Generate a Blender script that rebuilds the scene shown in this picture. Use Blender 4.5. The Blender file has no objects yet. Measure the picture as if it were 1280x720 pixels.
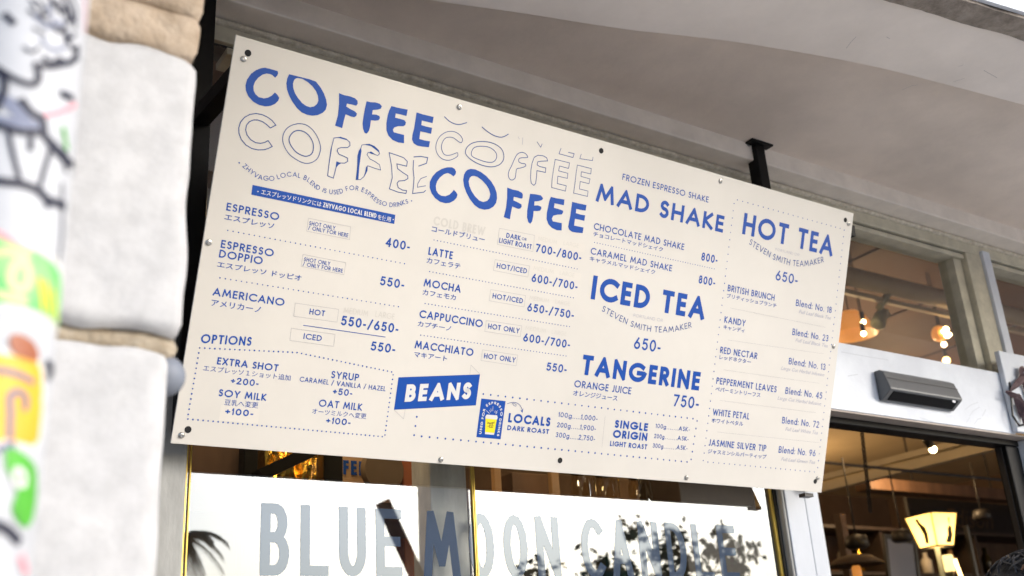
import bpy, bmesh, math, random
from mathutils import Vector, Matrix, noise
from mathutils.geometry import tessellate_polygon
random.seed(11)
PI = math.pi
sc = bpy.context.scene
C = sc.collection
# ------------------------------------------------------------------ camera
YAW, PIT, ROL, FPX = 0.60933, 0.37286, -0.06613, 1332.0
_f = Vector((math.sin(YAW)*math.cos(PIT), math.cos(YAW)*math.cos(PIT), math.sin(PIT)))
_r0 = Vector((math.cos(YAW), -math.sin(YAW), 0)); _u0 = _r0.cross(_f)
_r = math.cos(ROL)*_r0 + math.sin(ROL)*_u0
_u = -math.sin(ROL)*_r0 + math.cos(ROL)*_u0
EYE = Vector((0, 0, 1.6))
cd = bpy.data.cameras.new('camera'); cam = bpy.data.objects.new('camera', cd); C.objects.link(cam)
cd.sensor_width = 36; cd.lens = 36*FPX/1280
cd.clip_start = 0.05; cd.clip_end = 2000
cd.dof.use_dof = True; cd.dof.focus_distance = 2.32; cd.dof.aperture_fstop = 4.6
cam.matrix_world = Matrix(((_r.x, _u.x, -_f.x, EYE.x), (_r.y, _u.y, -_f.y, EYE.y), (_r.z, _u.z, -_f.z, EYE.z), (0, 0, 0, 1)))
sc.camera = cam
# ------------------------------------------------------------------ sky, sun, exposure
SUN_EL, SUN_AZ = math.radians(24.5), math.radians(145)     # azimuth from +Y towards +X
w = bpy.data.worlds.new('World'); sc.world = w; w.use_nodes = True
nt = w.node_tree
sky = nt.nodes.new('ShaderNodeTexSky'); sky.sky_type = 'NISHITA'; sky.sun_disc = False
sky.sun_elevation = SUN_EL; sky.sun_rotation = SUN_AZ; sky.air_density = 1.0; sky.dust_density = 3.5; sky.ozone_density = 4.0
bg = nt.nodes['Background']; bg.inputs[1].default_value = 0.15
nt.links.new(sky.outputs[0], bg.inputs[0])
sl = bpy.data.lights.new('sun', 'SUN'); sl.energy = 0.95; sl.angle = math.radians(25); sl.color = (1, .96, .91)
sun = bpy.data.objects.new('sun', sl); C.objects.link(sun)
sdir = Vector((math.sin(SUN_AZ)*math.cos(SUN_EL), math.cos(SUN_AZ)*math.cos(SUN_EL), math.sin(SUN_EL)))
sun.rotation_euler = sdir.to_track_quat('Z', 'Y').to_euler()
vs = sc.view_settings; vs.view_transform = 'Standard'; vs.look = 'None'; vs.gamma = 1; vs.use_curve_mapping = False
vs.exposure = 1.02
sc.cycles.max_bounces = 8; sc.cycles.diffuse_bounces = 4; sc.cycles.glossy_bounces = 4; sc.cycles.transparent_max_bounces = 12
sc.cycles.use_denoising = True; sc.cycles.sample_clamp_indirect = 6

# ------------------------------------------------------------------ helpers
def ray(px, py): return _r*((px-640)/FPX) - _u*((py-360)/FPX) + _f
def at(px, py, Y):                       # the point of the plane y = Y seen at a pixel of the photograph
    d = ray(px, py); return EYE + d*(Y/d.y)
def atz(px, py, Z):
    d = ray(px, py); return EYE + d*((Z-1.6)/d.z)
def mirror(px, py, Y, G=2.093):          # the point of the plane y = Y (street side) that the glass mirrors at a pixel
    d = ray(px, py); P = EYE + d*(G/d.y); t = (G-Y)/d.y
    return P + Vector((d.x, -d.y, d.z))*t

class MB:
    def __init__(s): s.bm = bmesh.new()
    def face(s, pts, flip=False):
        vs_ = [s.bm.verts.new(p) for p in pts]
        if flip: vs_.reverse()
        return s.bm.faces.new(vs_)
    def box(s, x0, x1, y0, y1, z0, z1, M=None):
        v = [s.bm.verts.new((x, y, z)) for x in (x0, x1) for y in (y0, y1) for z in (z0, z1)]
        for q in ((0,1,3,2), (4,6,7,5), (0,4,5,1), (2,3,7,6), (0,2,6,4), (1,5,7,3)): s.bm.faces.new([v[i] for i in q])
        if M: bmesh.ops.transform(s.bm, matrix=M, verts=v)
        return v
    def prism(s, ring, vec):              # closed ring of 3-D points swept along vec
        a = [s.bm.verts.new(p) for p in ring]; b = [s.bm.verts.new(Vector(p)+Vector(vec)) for p in ring]
        n = len(a)
        s.bm.faces.new(a[::-1]); s.bm.faces.new(b)
        for i in range(n): s.bm.faces.new((a[i], a[(i+1) % n], b[(i+1) % n], b[i]))
    def bar(s, p, q, wx, wy=None, up=(0, 0, 1)):     # square bar from p to q
        p, q = Vector(p), Vector(q); wy = wy or wx
        d = (q-p).normalized(); upv = Vector(up)
        if abs(d.dot(upv)) > .98: upv = Vector((0, 1, 0))
        a = d.cross(upv).normalized()*wx/2; b = a.cross(d).normalized()*wy/2
        s.prism([p+a+b, p-a+b, p-a-b, p+a-b], q-p)
    def tube(s, pts, r, seg=10, caps=True):
        pts = [Vector(p) for p in pts]; rr = r if isinstance(r, (list, tuple)) else [r]*len(pts)
        rings = []; ref = None
        for i, p in enumerate(pts):
            t = (pts[min(i+1, len(pts)-1)]-pts[max(i-1, 0)]).normalized()
            if ref is None: ref = t.orthogonal()
            a = (ref - t*ref.dot(t)).normalized(); ref = a; b = t.cross(a)
            rings.append([s.bm.verts.new(p+(a*math.cos(2*PI*k/seg)+b*math.sin(2*PI*k/seg))*rr[i]) for k in range(seg)])
        for A, B in zip(rings, rings[1:]):
            for k in range(seg): s.bm.faces.new((A[k], A[(k+1) % seg], B[(k+1) % seg], B[k]))
        if caps: s.bm.faces.new(rings[0][::-1]); s.bm.faces.new(rings[-1])
    def lathe(s, prof, c=(0, 0, 0), seg=24, M=None):
        c = Vector(c); rings = []; allv = []
        for r, z in prof:
            ring = [s.bm.verts.new(c+Vector((max(r, 1e-5)*math.cos(2*PI*k/seg), max(r, 1e-5)*math.sin(2*PI*k/seg), z))) for k in range(seg)]
            rings.append(ring); allv += ring
        for A, B in zip(rings, rings[1:]):
            for k in range(seg): s.bm.faces.new((A[k], A[(k+1) % seg], B[(k+1) % seg], B[k]))
        s.bm.faces.new(rings[0][::-1]); s.bm.faces.new(rings[-1])
        if M: bmesh.ops.transform(s.bm, matrix=M, verts=allv)
    def build(s, name, mat, parent=None, smooth=False, bevel=0, norm=True):
        if norm: bmesh.ops.recalc_face_normals(s.bm, faces=s.bm.faces)
        me = bpy.data.meshes.new(name); s.bm.to_mesh(me); s.bm.free()
        mats = mat if isinstance(mat, (list, tuple)) else [mat]
        for m in mats: me.materials.append(m)
        o = bpy.data.objects.new(name, me); C.objects.link(o)
        if parent: o.parent = parent; o.matrix_parent_inverse = parent.matrix_world.inverted()
        if smooth:
            for p in me.polygons: p.use_smooth = True
        if bevel:
            b = o.modifiers.new('bevel', 'BEVEL'); b.width = bevel; b.segments = 2; b.limit_method = 'ANGLE'; b.angle_limit = math.radians(40)
        return o
def tag(o, label, cat, group=None, kind=None):
    if label: o['label'] = label
    if cat: o['category'] = cat
    if group: o['group'] = group
    if kind: o['kind'] = kind
    return o
def thing(name, loc, label, cat, group=None):
    o = bpy.data.objects.new(name, None); o.empty_display_size = .05; C.objects.link(o)
    o.matrix_world = Matrix.Translation(Vector(loc))
    return tag(o, label, cat, group)
def bx(name, mat, parent, *b, bevel=0):
    m = MB(); m.box(*b); return m.build(name, mat, parent, bevel=bevel)

# ------------------------------------------------------------------ materials
def mat(name, col, rough=.6, metal=0, spec=.5, var=0, scale=8, bump=0, bscale=60, col2=None, emit=None, estr=0, stretch=None, detail=6):
    m = bpy.data.materials.new(name); m.use_nodes = True
    n = m.node_tree.nodes; L = m.node_tree.links; p = n['Principled BSDF']
    p.inputs['Base Color'].default_value = (*col, 1); p.inputs['Roughness'].default_value = rough
    p.inputs['Metallic'].default_value = metal; p.inputs['Specular IOR Level'].default_value = spec
    tc = n.new('ShaderNodeTexCoord'); vec = tc.outputs['Object']
    if stretch:
        mp = n.new('ShaderNodeMapping'); mp.inputs['Scale'].default_value = stretch; L.new(vec, mp.inputs[0]); vec = mp.outputs[0]
    if var or col2:
        nz = n.new('ShaderNodeTexNoise'); nz.inputs['Scale'].default_value = scale; nz.inputs['Detail'].default_value = detail; nz.inputs['Roughness'].default_value = .62
        L.new(vec, nz.inputs['Vector'])
        rp = n.new('ShaderNodeValToRGB'); rp.color_ramp.elements[0].position = .36; rp.color_ramp.elements[1].position = .64
        c2 = col2 or tuple(max(0, c*(1-var)) for c in col)
        rp.color_ramp.elements[0].color = (*c2, 1); rp.color_ramp.elements[1].color = (*col, 1)
        L.new(nz.outputs['Fac'], rp.inputs[0]); L.new(rp.outputs[0], p.inputs['Base Color'])
    if bump:
        nb = n.new('ShaderNodeTexNoise'); nb.inputs['Scale'].default_value = bscale; nb.inputs['Detail'].default_value = 5
        L.new(vec, nb.inputs['Vector'])
        bp = n.new('ShaderNodeBump'); bp.inputs['Strength'].default_value = bump; bp.inputs['Distance'].default_value = .01
        L.new(nb.outputs['Fac'], bp.inputs['Height']); L.new(bp.outputs[0], p.inputs['Normal'])
    if emit: p.inputs['Emission Color'].default_value = (*emit, 1); p.inputs['Emission Strength'].default_value = estr
    return m
M = {}
M['panel'] = mat('cream panel', (.67, .636, .572), .30, var=.075, scale=2.2, bump=.035, bscale=9, detail=9)
M['patch'] = mat('pale sticker', (.664, .625, .556), .35)
M['hairline'] = mat('thin grey line', (.36, .35, .37), .4)
M['edge'] = mat('dark board backing', (.02, .017, .014), .7, spec=.2)
M['ink'] = mat('blue ink', (.0, .060, .33), .36, spec=.38)
M['thinink'] = mat('slate blue ink', (.015, .06, .25), .4)
M['ghost'] = mat('faded grey print', (.575, .545, .49), .4)
M['greyink'] = mat('light grey ink', (.37, .37, .45), .4)
M['whiteink'] = mat('white print', (.66, .65, .62), .4)
M['yellowink'] = mat('yellow print', (.80, .66, .01), .4)
M['darkink'] = mat('dark print', (.09, .07, .02), .4)
M['hole'] = mat('drilled hole', (.006, .006, .006), .8)
M['steelscrew'] = mat('screw steel', (.5, .49, .46), .3, metal=1)
M['black'] = mat('black painted steel', (.006, .006, .006), .5, spec=.2, var=.4, scale=30, bump=.05, bscale=200)
M['concrete'] = mat('painted concrete soffit', (.82, .715, .62), .85, var=.16, scale=3, bump=.12, bscale=40)
M['concrete2'] = mat('painted concrete slab', (.91, .83, .75), .85, var=.14, scale=2.5, bump=.10, bscale=30)
M['trim'] = mat('beige painted trim', (.86, .785, .69), .7, var=.12, scale=10, bump=.1, bscale=60)
M['crack'] = mat('hairline crack', (.50, .46, .43), .9)
M['scuffmark'] = mat('grey scuff', (.50, .53, .57), .6)
M['rawstone'] = mat('weathered stone edge', (.36, .31, .26), .95, col2=(.20, .17, .14), scale=24, bump=.6, bscale=90)
M['olive'] = mat('olive grey window frame', (.60, .555, .42), .5, var=.25, scale=14, bump=.08, bscale=80)
M['mould'] = mat('chipped cream moulding', (.74, .68, .55), .75, col2=(.50, .44, .33), scale=45, bump=.5, bscale=120)
M['greyframe'] = mat('grey metal window post', (.30, .30, .28), .5, var=.3, scale=18, bump=.1, bscale=120, stretch=(1, 1, .3))
M['whitepaint'] = mat('white painted board', (.64, .675, .72), .5, var=.08, scale=6, bump=.05, bscale=40)
M['scuff'] = mat('scuffed white paint', (.65, .685, .73), .5, col2=(.55, .58, .63), scale=5, bump=.06, bscale=60)
M['taupe'] = mat('taupe soffit strip', (.42, .36, .31), .7, var=.25, scale=25, stretch=(.3, 1, 1))
M['brass'] = mat('brass glazing bead', (.62, .45, .09), .35, metal=.5)
M['postpaint'] = mat('pale blue white post paint', (.46, .485, .52), .55, col2=(.40, .425, .46), scale=4, bump=.05, bscale=30, stretch=(1, 1, .4))
M['palecol'] = mat('pale grey rough upright', (.62, .61, .57), .8, col2=(.40, .40, .37), scale=14, bump=.3, bscale=60, stretch=(1, 1, .4))
M['sensor'] = mat('grey sensor housing', (.13, .135, .14), .38, metal=.55, var=.06, scale=20)
M['sensordark'] = mat('dark sensor window', (.006, .006, .007), .6, spec=.1)
M['badge'] = mat('pale badge', (.7, .7, .72), .3)
M['pave'] = mat('pavement', (.56, .53, .49), .9, var=.2, scale=1.5, bump=.2, bscale=60)
M['stonewhite'] = mat('white painted stone', (.55, .545, .54), .85, var=.16, scale=34, bump=.16, bscale=42, detail=12)
M['stonetan'] = mat('raw tan stone', (.50, .40, .30), .95, col2=(.33, .25, .17), scale=20, bump=.8, bscale=45)
M['mortar'] = mat('tan mortar', (.44, .37, .275), .95, col2=(.30, .24, .165), scale=40, bump=.6, bscale=110)
M['polewhite'] = mat('white sticker paper', (.52, .53, .55), .6, var=.1, scale=22)
M['spray'] = mat('black spray paint', (.012, .013, .03), .6)
M['spraygrey'] = mat('grey spray paint', (.20, .22, .30), .6)
M['pink'] = mat('pink marker', (.75, .30, .34), .6)
M['stgreen'] = mat('green sticker', (.30, .66, .22), .5, col2=(.06, .42, .10), scale=26)
M['stlime'] = mat('lime sticker print', (.60, .80, .30), .5)
M['styellow'] = mat('yellow sticker', (.80, .42, .02), .5, var=.15, scale=15)
M['strust'] = mat('rust sticker', (.32, .09, .03), .5)
M['stgreen2'] = mat('bright green sticker', (.09, .45, .03), .5, var=.3, scale=30)
M['stblue'] = mat('violet print', (.13, .12, .24), .5)
M['knob'] = mat('matt grey knob', (.20, .22, .26), .55, var=.1, scale=30)
M['hair'] = mat('dark hair', (.012, .009, .008), .5, var=.5, scale=60, bump=.4, bscale=150)
M['hairtip'] = mat('brown hair tips', (.14, .065, .03), .5)
M['skin'] = mat('skin', (.55, .36, .27), .5)
M['coat'] = mat('dark coat', (.03, .03, .035), .8)
M['ceil'] = mat('brown board ceiling', (.11, .05, .026), .7, var=.25, scale=3, stretch=(1, .3, 1))
M['ceil2'] = mat('plaster ceiling', (.42, .33, .20), .8, var=.1, scale=2)
M['joint'] = mat('dark joint', (.03, .018, .012), .8)
M['pipe'] = mat('cream painted duct', (.44, .38, .27), .5, var=.1, scale=5)
M['wood'] = mat('brown wood', (.12, .065, .035), .6, var=.4, scale=9, stretch=(1, 1, .2), bump=.05)
M['wood2'] = mat('light wood', (.48, .29, .13), .55, var=.3, scale=10, stretch=(1, 1, .2))
M['darkwood'] = mat('dark wood', (.035, .022, .016), .6, var=.4, scale=9)
M['kraft'] = mat('kraft paper', (.50, .33, .19), .8, var=.12, scale=20)
M['gold'] = mat('gold foil', (.70, .42, .06), .25, metal=1, bump=.8, bscale=25)
M['olivedisc'] = mat('brown felt', (.15, .105, .065), .85, var=.15, scale=20)
M['wallin'] = mat('warm dark plaster', (.17, .11, .07), .85, var=.25, scale=2)
M['floorin'] = mat('dark floorboards', (.10, .06, .035), .5, var=.3, scale=3)
M['slate'] = mat('chalkboard', (.025, .022, .02), .7, var=.3, scale=6)
M['chalk'] = mat('faded tan lettering', (.10, .062, .034), .8)
M['iron'] = mat('dark iron', (.02, .018, .016), .5)
M['palegrey'] = mat('pale green grey casting', (.30, .30, .21), .6, var=.2, scale=20)
M['bulb'] = mat('lit bulb', (1, .8, .5), .4, emit=(1, .60, .22), estr=5)
M['bulbhot'] = mat('bright lit bulb', (1, .9, .7), .4, emit=(1, .72, .36), estr=9)
M['amberglass'] = mat('amber lamp glass', (.8, .38, .12), .3, emit=(1, .36, .07), estr=.28)
M['lampglass'] = mat('lit lantern pane', (.9, .8, .5), .4, emit=(1, .72, .28), estr=.95)
M['leaf'] = mat('leaf', (.10, .15, .06), .55, var=.5, scale=3)
M['leafd'] = mat('palm leaf', (.035, .06, .02), .55)
M['bark'] = mat('bark', (.10, .075, .05), .9, var=.4, scale=10)
M['dried'] = mat('dried purple leaf', (.055, .028, .035), .7, col2=(.16, .10, .10), scale=30, bump=.3)
M['bottle'] = mat('bottle glass', (.03, .025, .01), .12)
M['white'] = mat('white ceramic', (.6, .55, .45), .4)
def lamp_pane():
    m = bpy.data.materials.new('lantern pane'); m.use_nodes = True
    n = m.node_tree.nodes; L = m.node_tree.links; n.remove(n['Principled BSDF'])
    t = n.new('ShaderNodeBsdfTranslucent'); t.inputs[0].default_value = (.95, .80, .50, 1); e = n.new('ShaderNodeEmission'); e.inputs[0].default_value = (1, .66, .2, 1); e.inputs[1].default_value = .38
    a = n.new('ShaderNodeAddShader'); L.new(t.outputs[0], a.inputs[0]); L.new(e.outputs[0], a.inputs[1]); L.new(a.outputs[0], n['Material Output'].inputs[0]); return m
M['pane'] = lamp_pane()
def glass_mat(name, refl, tint=(1, 1, 1), rough=0.0):
    m = bpy.data.materials.new(name); m.use_nodes = True
    n = m.node_tree.nodes; L = m.node_tree.links; n.remove(n['Principled BSDF'])
    t = n.new('ShaderNodeBsdfTransparent'); t.inputs[0].default_value = (*tint, 1)
    g = n.new('ShaderNodeBsdfGlossy'); g.inputs['Roughness'].default_value = rough; g.inputs[0].default_value = (.86, .93, 1, 1)
    f = n.new('ShaderNodeFresnel'); f.inputs['IOR'].default_value = 1.5
    k = n.new('ShaderNodeMath'); k.operation = 'MULTIPLY_ADD'; k.inputs[1].default_value = 1.0; k.inputs[2].default_value = refl
    mx = n.new('ShaderNodeMixShader'); gm = n.new('ShaderNodeNewGeometry'); iv = n.new('ShaderNodeMath'); iv.operation = 'SUBTRACT'; iv.inputs[0].default_value = 1; L.new(gm.outputs['Backfacing'], iv.inputs[1])
    pr = n.new('ShaderNodeMath'); pr.operation = 'MULTIPLY'; L.new(f.outputs[0], k.inputs[0]); L.new(k.outputs[0], pr.inputs[0]); L.new(iv.outputs[0], pr.inputs[1]); L.new(pr.outputs[0], mx.inputs[0])
    L.new(t.outputs[0], mx.inputs[1]); L.new(g.outputs[0], mx.inputs[2]); L.new(mx.outputs[0], n['Material Output'].inputs[0])
    return m
M['glass'] = glass_mat('coated shop window glass', .15, (.92, .93, .92))
M['glass2'] = glass_mat('transom glass', .03, (.96, .96, .94))
def vinyl():
    m = bpy.data.materials.new('navy vinyl lettering'); m.use_nodes = True
    n = m.node_tree.nodes; L = m.node_tree.links; p = n['Principled BSDF']; p.inputs['Base Color'].default_value = (.012, .03, .065, 1); p.inputs['Roughness'].default_value = .4
    g = n.new('ShaderNodeBsdfGlossy'); g.inputs['Roughness'].default_value = .02; g.inputs[0].default_value = (.76, .88, 1, 1)
    mx = n.new('ShaderNodeMixShader'); mx.inputs[0].default_value = .08; p.inputs['Specular IOR Level'].default_value = .1
    L.new(p.outputs[0], mx.inputs[1]); L.new(g.outputs[0], mx.inputs[2]); L.new(mx.outputs[0], n['Material Output'].inputs[0]); return m
M['decal'] = vinyl()
M['jarglass'] = glass_mat('jar glass', .10, (.9, .85, .7))
TEXTS=[('menu_item','ESPRESSO',34.3,338,140.7,337.7,15.3,0.15,'g',0),
('menu_item','エスプレッソ',33.7,358.1,133.3,354.8,12.5,0,'j',0),
('menu_item','SHOT ONLY',204.3,334.6,261.2,334,8.2,0.11,'g',0),
('menu_item','/ ONLY FOR HERE',203.8,344.6,291.5,343.1,8.2,0.11,'g',0),
('menu_item','400-',377.3,348.2,434.3,346,19.2,0.15,'g',0),
('menu_item#2','ESPRESSO',35,411.2,141.1,409.6,15.3,0.15,'g',0),
('menu_item#2','DOPPIO',34.6,429.4,121.5,429,15.2,0.15,'g',0),
('menu_item#2','エスプレッソ ドッピオ',34,449.8,205.6,447.1,12,0,'j',0),
('menu_item#2','SHOT ONLY',205.1,408,261.7,407.5,8.2,0.11,'g',0),
('menu_item#2','/ ONLY FOR HERE',204.1,418.1,291.3,416.7,8.2,0.11,'g',0),
('menu_item#2','550-',377.5,430,434.1,427.9,19.1,0.15,'g',0),
('menu_item#3','AMERICANO',34.1,504.2,178.3,502,15.2,0.15,'g',0),
('menu_item#3','アメリカーノ',34.3,523.1,132.6,522.7,12.4,0,'j',0),
('menu_item#3','HOT',233.2,511.3,266.5,510.6,11.6,0.13,'g',0),
('menu_item#3','ICED',228.8,561.9,267.8,561.3,11.6,0.13,'g',0),
('menu_item#3','550-/650-',303.9,525,435.4,521.6,19.7,0.15,'g',0),
('menu_item#3','550-',378.2,567.1,434.9,565.3,19.1,0.15,'g',0),
('menu_item#3','MEDIUM',306.1,497.9,361.3,497.2,11.9,0.1,'g',2),
('menu_item#3','LARGE',377.9,495.9,422.4,495.3,12.1,0.1,'g',2),
('options_heading','OPTIONS',25.6,595.8,124.3,589,17.4,0.15,'g',0),
('option_text','EXTRA SHOT',63.2,632.6,186.4,631.9,13.9,0.14,'g',0),
('option_text','エスプレッソ１ショット追加',38.7,648.5,214.9,646.8,11.5,0,'j',0),
('option_text','+200-',95.6,666.8,151.4,665.2,13.1,0.14,'g',0),
('option_text#2','SOY MILK',75.6,692.5,171.2,692.1,13.9,0.14,'g',0),
('option_text#2','豆乳へ変更',89.8,709,157.2,707.4,12.1,0,'j',0),
('option_text#2','+100-',94,726.6,149.9,724.4,13,0.16,'g',0),
('option_text#3','SYRUP',299.7,633.1,361.8,631.9,14.7,0.14,'g',0),
('option_text#3','CARAMEL / VANILLA / HAZEL',234.2,647.6,426.1,646.1,10.1,0.11,'g',0),
('option_text#3','+50-',309.2,665.6,352.2,664.8,13.8,0.14,'g',0),
('option_text#4','OAT MILK',282.5,692.6,378.8,692.1,14.7,0.14,'g',0),
('option_text#4','オーツミルクへ変更',270.5,710.1,391.2,706.7,11.7,0,'j',0),
('option_text#4','+100-',303.8,725.4,358,724.3,13.2,0.14,'g',0),
('menu_item#4','COLD BREW',481.3,286.4,611.9,277.4,19.8,0.2,'g',2),
('menu_item#4','コールドブリュー',479.7,300.2,613.9,293,13.2,0,'j',0),
('menu_item#4','DARK',668.3,276.2,706.6,275.3,11.3,0.13,'g',0),
('menu_item#4','OR',710,273.7,722.7,272.9,6,0.13,'g',0),
('menu_item#4','LIGHT ROAST',651.7,291.2,739.4,288.9,11.3,0.13,'g',0),
('menu_item#4','700-/800-',751,295.6,881.3,291.5,19,0.15,'g',0),
('menu_item#4','MEDIUM',753.7,266.8,807,266.6,9.5,0.1,'g',2),
('menu_item#4','LARGE',825.7,264.3,869.5,263.4,9.7,0.1,'g',2),
('menu_item#5','LATTE',479.9,348.1,539.8,346.1,16.9,0.15,'g',0),
('menu_item#5','カフェラテ',478.5,366.7,562.4,363.9,12.2,0,'j',0),
('menu_item#5','HOT/ICED',654.5,348.1,735.8,345.4,11.7,0.13,'g',0),
('menu_item#5','600-/700-',751.1,363.9,881.7,361.1,19,0.15,'g',0),
('menu_item#5','MEDIUM',752.6,335.4,808.7,335,9.5,0.1,'g',2),
('menu_item#5','LARGE',826.4,334.2,868.1,333.8,9.7,0.1,'g',2),
('menu_item#6','MOCHA',479.6,416.6,571.8,414.9,16.9,0.15,'g',0),
('menu_item#6','カフェモカ',479.9,434.8,562.4,433.1,11.7,0,'j',0),
('menu_item#6','HOT/ICED',654.5,416.3,736.1,414.2,11.7,0.13,'g',0),
('menu_item#6','650-/750-',750.4,430.5,882,429.9,18.9,0.15,'g',0),
('menu_item#6','MEDIUM',752.7,403.6,807.4,403.7,9.5,0.1,'g',2),
('menu_item#6','LARGE',824.9,402.1,866.3,401.2,9.6,0.1,'g',2),
('menu_item#7','CAPPUCCINO',479.7,483.8,639.1,482.8,16.9,0.15,'g',0),
('menu_item#7','カプチーノ',479,502.5,561.1,501.1,11.7,0,'j',0),
('menu_item#7','HOT ONLY',653.9,484.2,737.6,482.6,11.7,0.13,'g',0),
('menu_item#7','600-/700-',750.8,500.2,882.4,499,18.9,0.15,'g',0),
('menu_item#7','MEDIUM',752.5,473,809.4,473.1,9.5,0.1,'g',2),
('menu_item#7','LARGE',826.3,472.4,868.3,472.1,9.6,0.1,'g',2),
('menu_item#8','MACCHIATO',479.6,549.3,625.6,548.8,16.8,0.15,'g',0),
('menu_item#8','マキアート',481,567.7,561.9,567.7,11.7,0,'j',0),
('menu_item#8','HOT ONLY',654.1,549.8,737.8,549.9,11.7,0.13,'g',0),
('menu_item#8','550-',824.7,558.3,882.4,557.5,19.2,0.15,'g',0),
('shake_heading','FROZEN ESPRESSO SHAKE',970.5,80.6,1252.7,77.9,15.3,0.13,'g',0),
('shake_heading','MAD SHAKE',900.9,146.8,1314.6,144.7,43.5,0.21,'g',0),
('menu_item#9','CHOCOLATE MAD SHAKE',905.4,214.4,1191.5,211,16.1,0.13,'g',0),
('menu_item#9','チョコレートマッドシェイク',906.7,230.1,1124.4,227.9,11.4,0,'j',0),
('menu_item#9','800-',1252.8,229.5,1308.7,226.3,21.1,0.15,'g',0),
('menu_item#10','CARAMEL MAD SHAKE',905.9,272.9,1160.8,270.9,16,0.13,'g',0),
('menu_item#10','キャラメルマッドシェイク',905.8,288.9,1109.1,287.7,11.4,0,'j',0),
('menu_item#10','800-',1253.4,287.6,1310.1,285.6,21.1,0.15,'g',0),
('iced_tea_heading','ICED TEA',923.6,378,1286.7,374.9,56.6,0.23,'g',0),
('iced_tea_heading','PORTLAND OR',1058.6,401.8,1152.5,398,7.6,0.1,'s',3),
('iced_tea_heading','650-',1072,477.2,1157,475.3,29.1,0.16,'g',0),
('tangerine_heading','TANGERINE',924.8,556.5,1299.9,554.6,47,0.24,'g',0),
('tangerine_heading','ORANGE JUICE',909.7,588.1,1082,586.3,16.7,0.13,'g',0),
('tangerine_heading','オレンジジュース',909.7,608.5,1042.9,605.6,12.7,0,'j',0),
('tangerine_heading','750-',1220,602,1306,602.7,29.9,0.16,'g',0),
('hot_tea_heading','HOT TEA',1382.5,137.2,1731.7,135.1,56.4,0.2,'g',0),
('hot_tea_heading','PORTLAND OR',1510,159.1,1602.2,155.5,6.8,0.1,'s',3),
('hot_tea_heading','650-',1523,235.9,1607.9,234.8,27,0.16,'g',0),
('tea_item','BRITISH BRUNCH',1356,292.3,1528.5,289.8,17,0.13,'g',0),
('tea_item','ブリティッシュブランチ',1355.8,309.8,1539.2,307.5,11.9,0,'j',0),
('tea_item','Blend: No. 18',1611.7,293.2,1755.7,290.9,17.8,0.11,'g',0),
('tea_item','Full Leaf Black Tea',1626.9,310.6,1756,309,10.1,0,'i',3),
('tea_item#2','KANDY',1357.9,373.8,1433.8,372.2,17,0.13,'g',0),
('tea_item#2','キャンディ',1357.6,390.7,1433.4,389.3,11.9,0,'j',0),
('tea_item#2','Blend: No. 23',1611.2,372.4,1755.5,370.8,17.8,0.11,'g',0),
('tea_item#2','Full Leaf Black Tea',1626.8,387.3,1755.9,388.9,10.1,0,'i',3),
('tea_item#3','RED NECTAR',1356.3,453.2,1490.6,451.6,16.9,0.13,'g',0),
('tea_item#3','レッドネクター',1356.7,469.8,1470.3,467.5,11.9,0,'j',0),
('tea_item#3','Blend: No. 13',1610.9,452.3,1757.3,450.8,17.8,0.11,'g',0),
('tea_item#3','Large Cut Herbal Infusion',1584.6,469.8,1755.7,468.4,10,0,'i',3),
('tea_item#4','PEPPERMENT LEAVES',1356.3,532.6,1577.1,531.2,16.9,0.13,'g',0),
('tea_item#4','ペパーミントリーフス',1356.3,551.5,1519.7,550.1,11.8,0,'j',0),
('tea_item#4','Blend: No. 45',1611.4,531.9,1757.4,531.3,17.8,0.11,'g',0),
('tea_item#4','Large Cut Herbal Infusion',1584.7,550.8,1756.8,549.3,10,0,'i',3),
('tea_item#5','WHITE PETAL',1357.2,612.1,1488.3,613.1,16.9,0.13,'g',0),
('tea_item#5','ホワイトペタル',1356.6,632.1,1469.3,631.1,11.8,0,'j',0),
('tea_item#5','Blend: No. 72',1612.1,611.8,1758.3,611.5,17.7,0.11,'g',0),
('tea_item#5','Full Leaf White Tea',1628.2,630.8,1756.9,629.4,10.1,0,'i',3),
('tea_item#6','JASMINE SILVER TIP',1356.4,690.9,1564.5,691.2,16.9,0.13,'g',0),
('tea_item#6','ジャスミンシルバーティップ',1356.8,711.9,1569.4,710.4,11.8,0,'j',0),
('tea_item#6','Blend: No. 96',1612.6,690.7,1757.4,690.8,17.7,0.11,'g',0),
('tea_item#6','Full Leaf Green Tea',1625.6,712,1759,710.9,10.1,0,'i',3),
('locals_price_list','LOCALS',740,684.9,856.1,684.1,20.8,0.19,'g',0),
('locals_price_list','DARK ROAST',740.8,702.3,855.8,702,11.1,0.17,'g',0),
('locals_price_list','100g',876.2,660.3,914.7,660.3,11.6,0.11,'g',0),
('locals_price_list','1,000-',942,660.8,990.9,659.5,11.8,0.11,'g',0),
('locals_price_list','.....',917.8,660.5,940.1,660.5,11.7,0.11,'g',0),
('locals_price_list','200g',875.9,683.9,915,684.5,11.6,0.11,'g',0),
('locals_price_list','1,900-',943.4,684.1,989.8,683.8,11.8,0.11,'g',0),
('locals_price_list','.....',918.1,684.7,941.4,683.8,11.7,0.11,'g',0),
('locals_price_list','300g',876,706.9,915.1,707.7,11.6,0.11,'g',0),
('locals_price_list','2,750-',942.3,708.1,991.2,707.8,11.8,0.11,'g',0),
('locals_price_list','.....',918.2,708,940.4,707.7,11.7,0.11,'g',0),
('single_origin_price_list','SINGLE',1044.8,671,1148.5,671.5,19.2,0.2,'g',0),
('single_origin_price_list','ORIGIN',1043.4,694.8,1150.6,695.5,19.2,0.2,'g',0),
('single_origin_price_list','LIGHT ROAST',1038.1,716.1,1153.9,715.2,12.3,0.16,'g',0),
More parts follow.
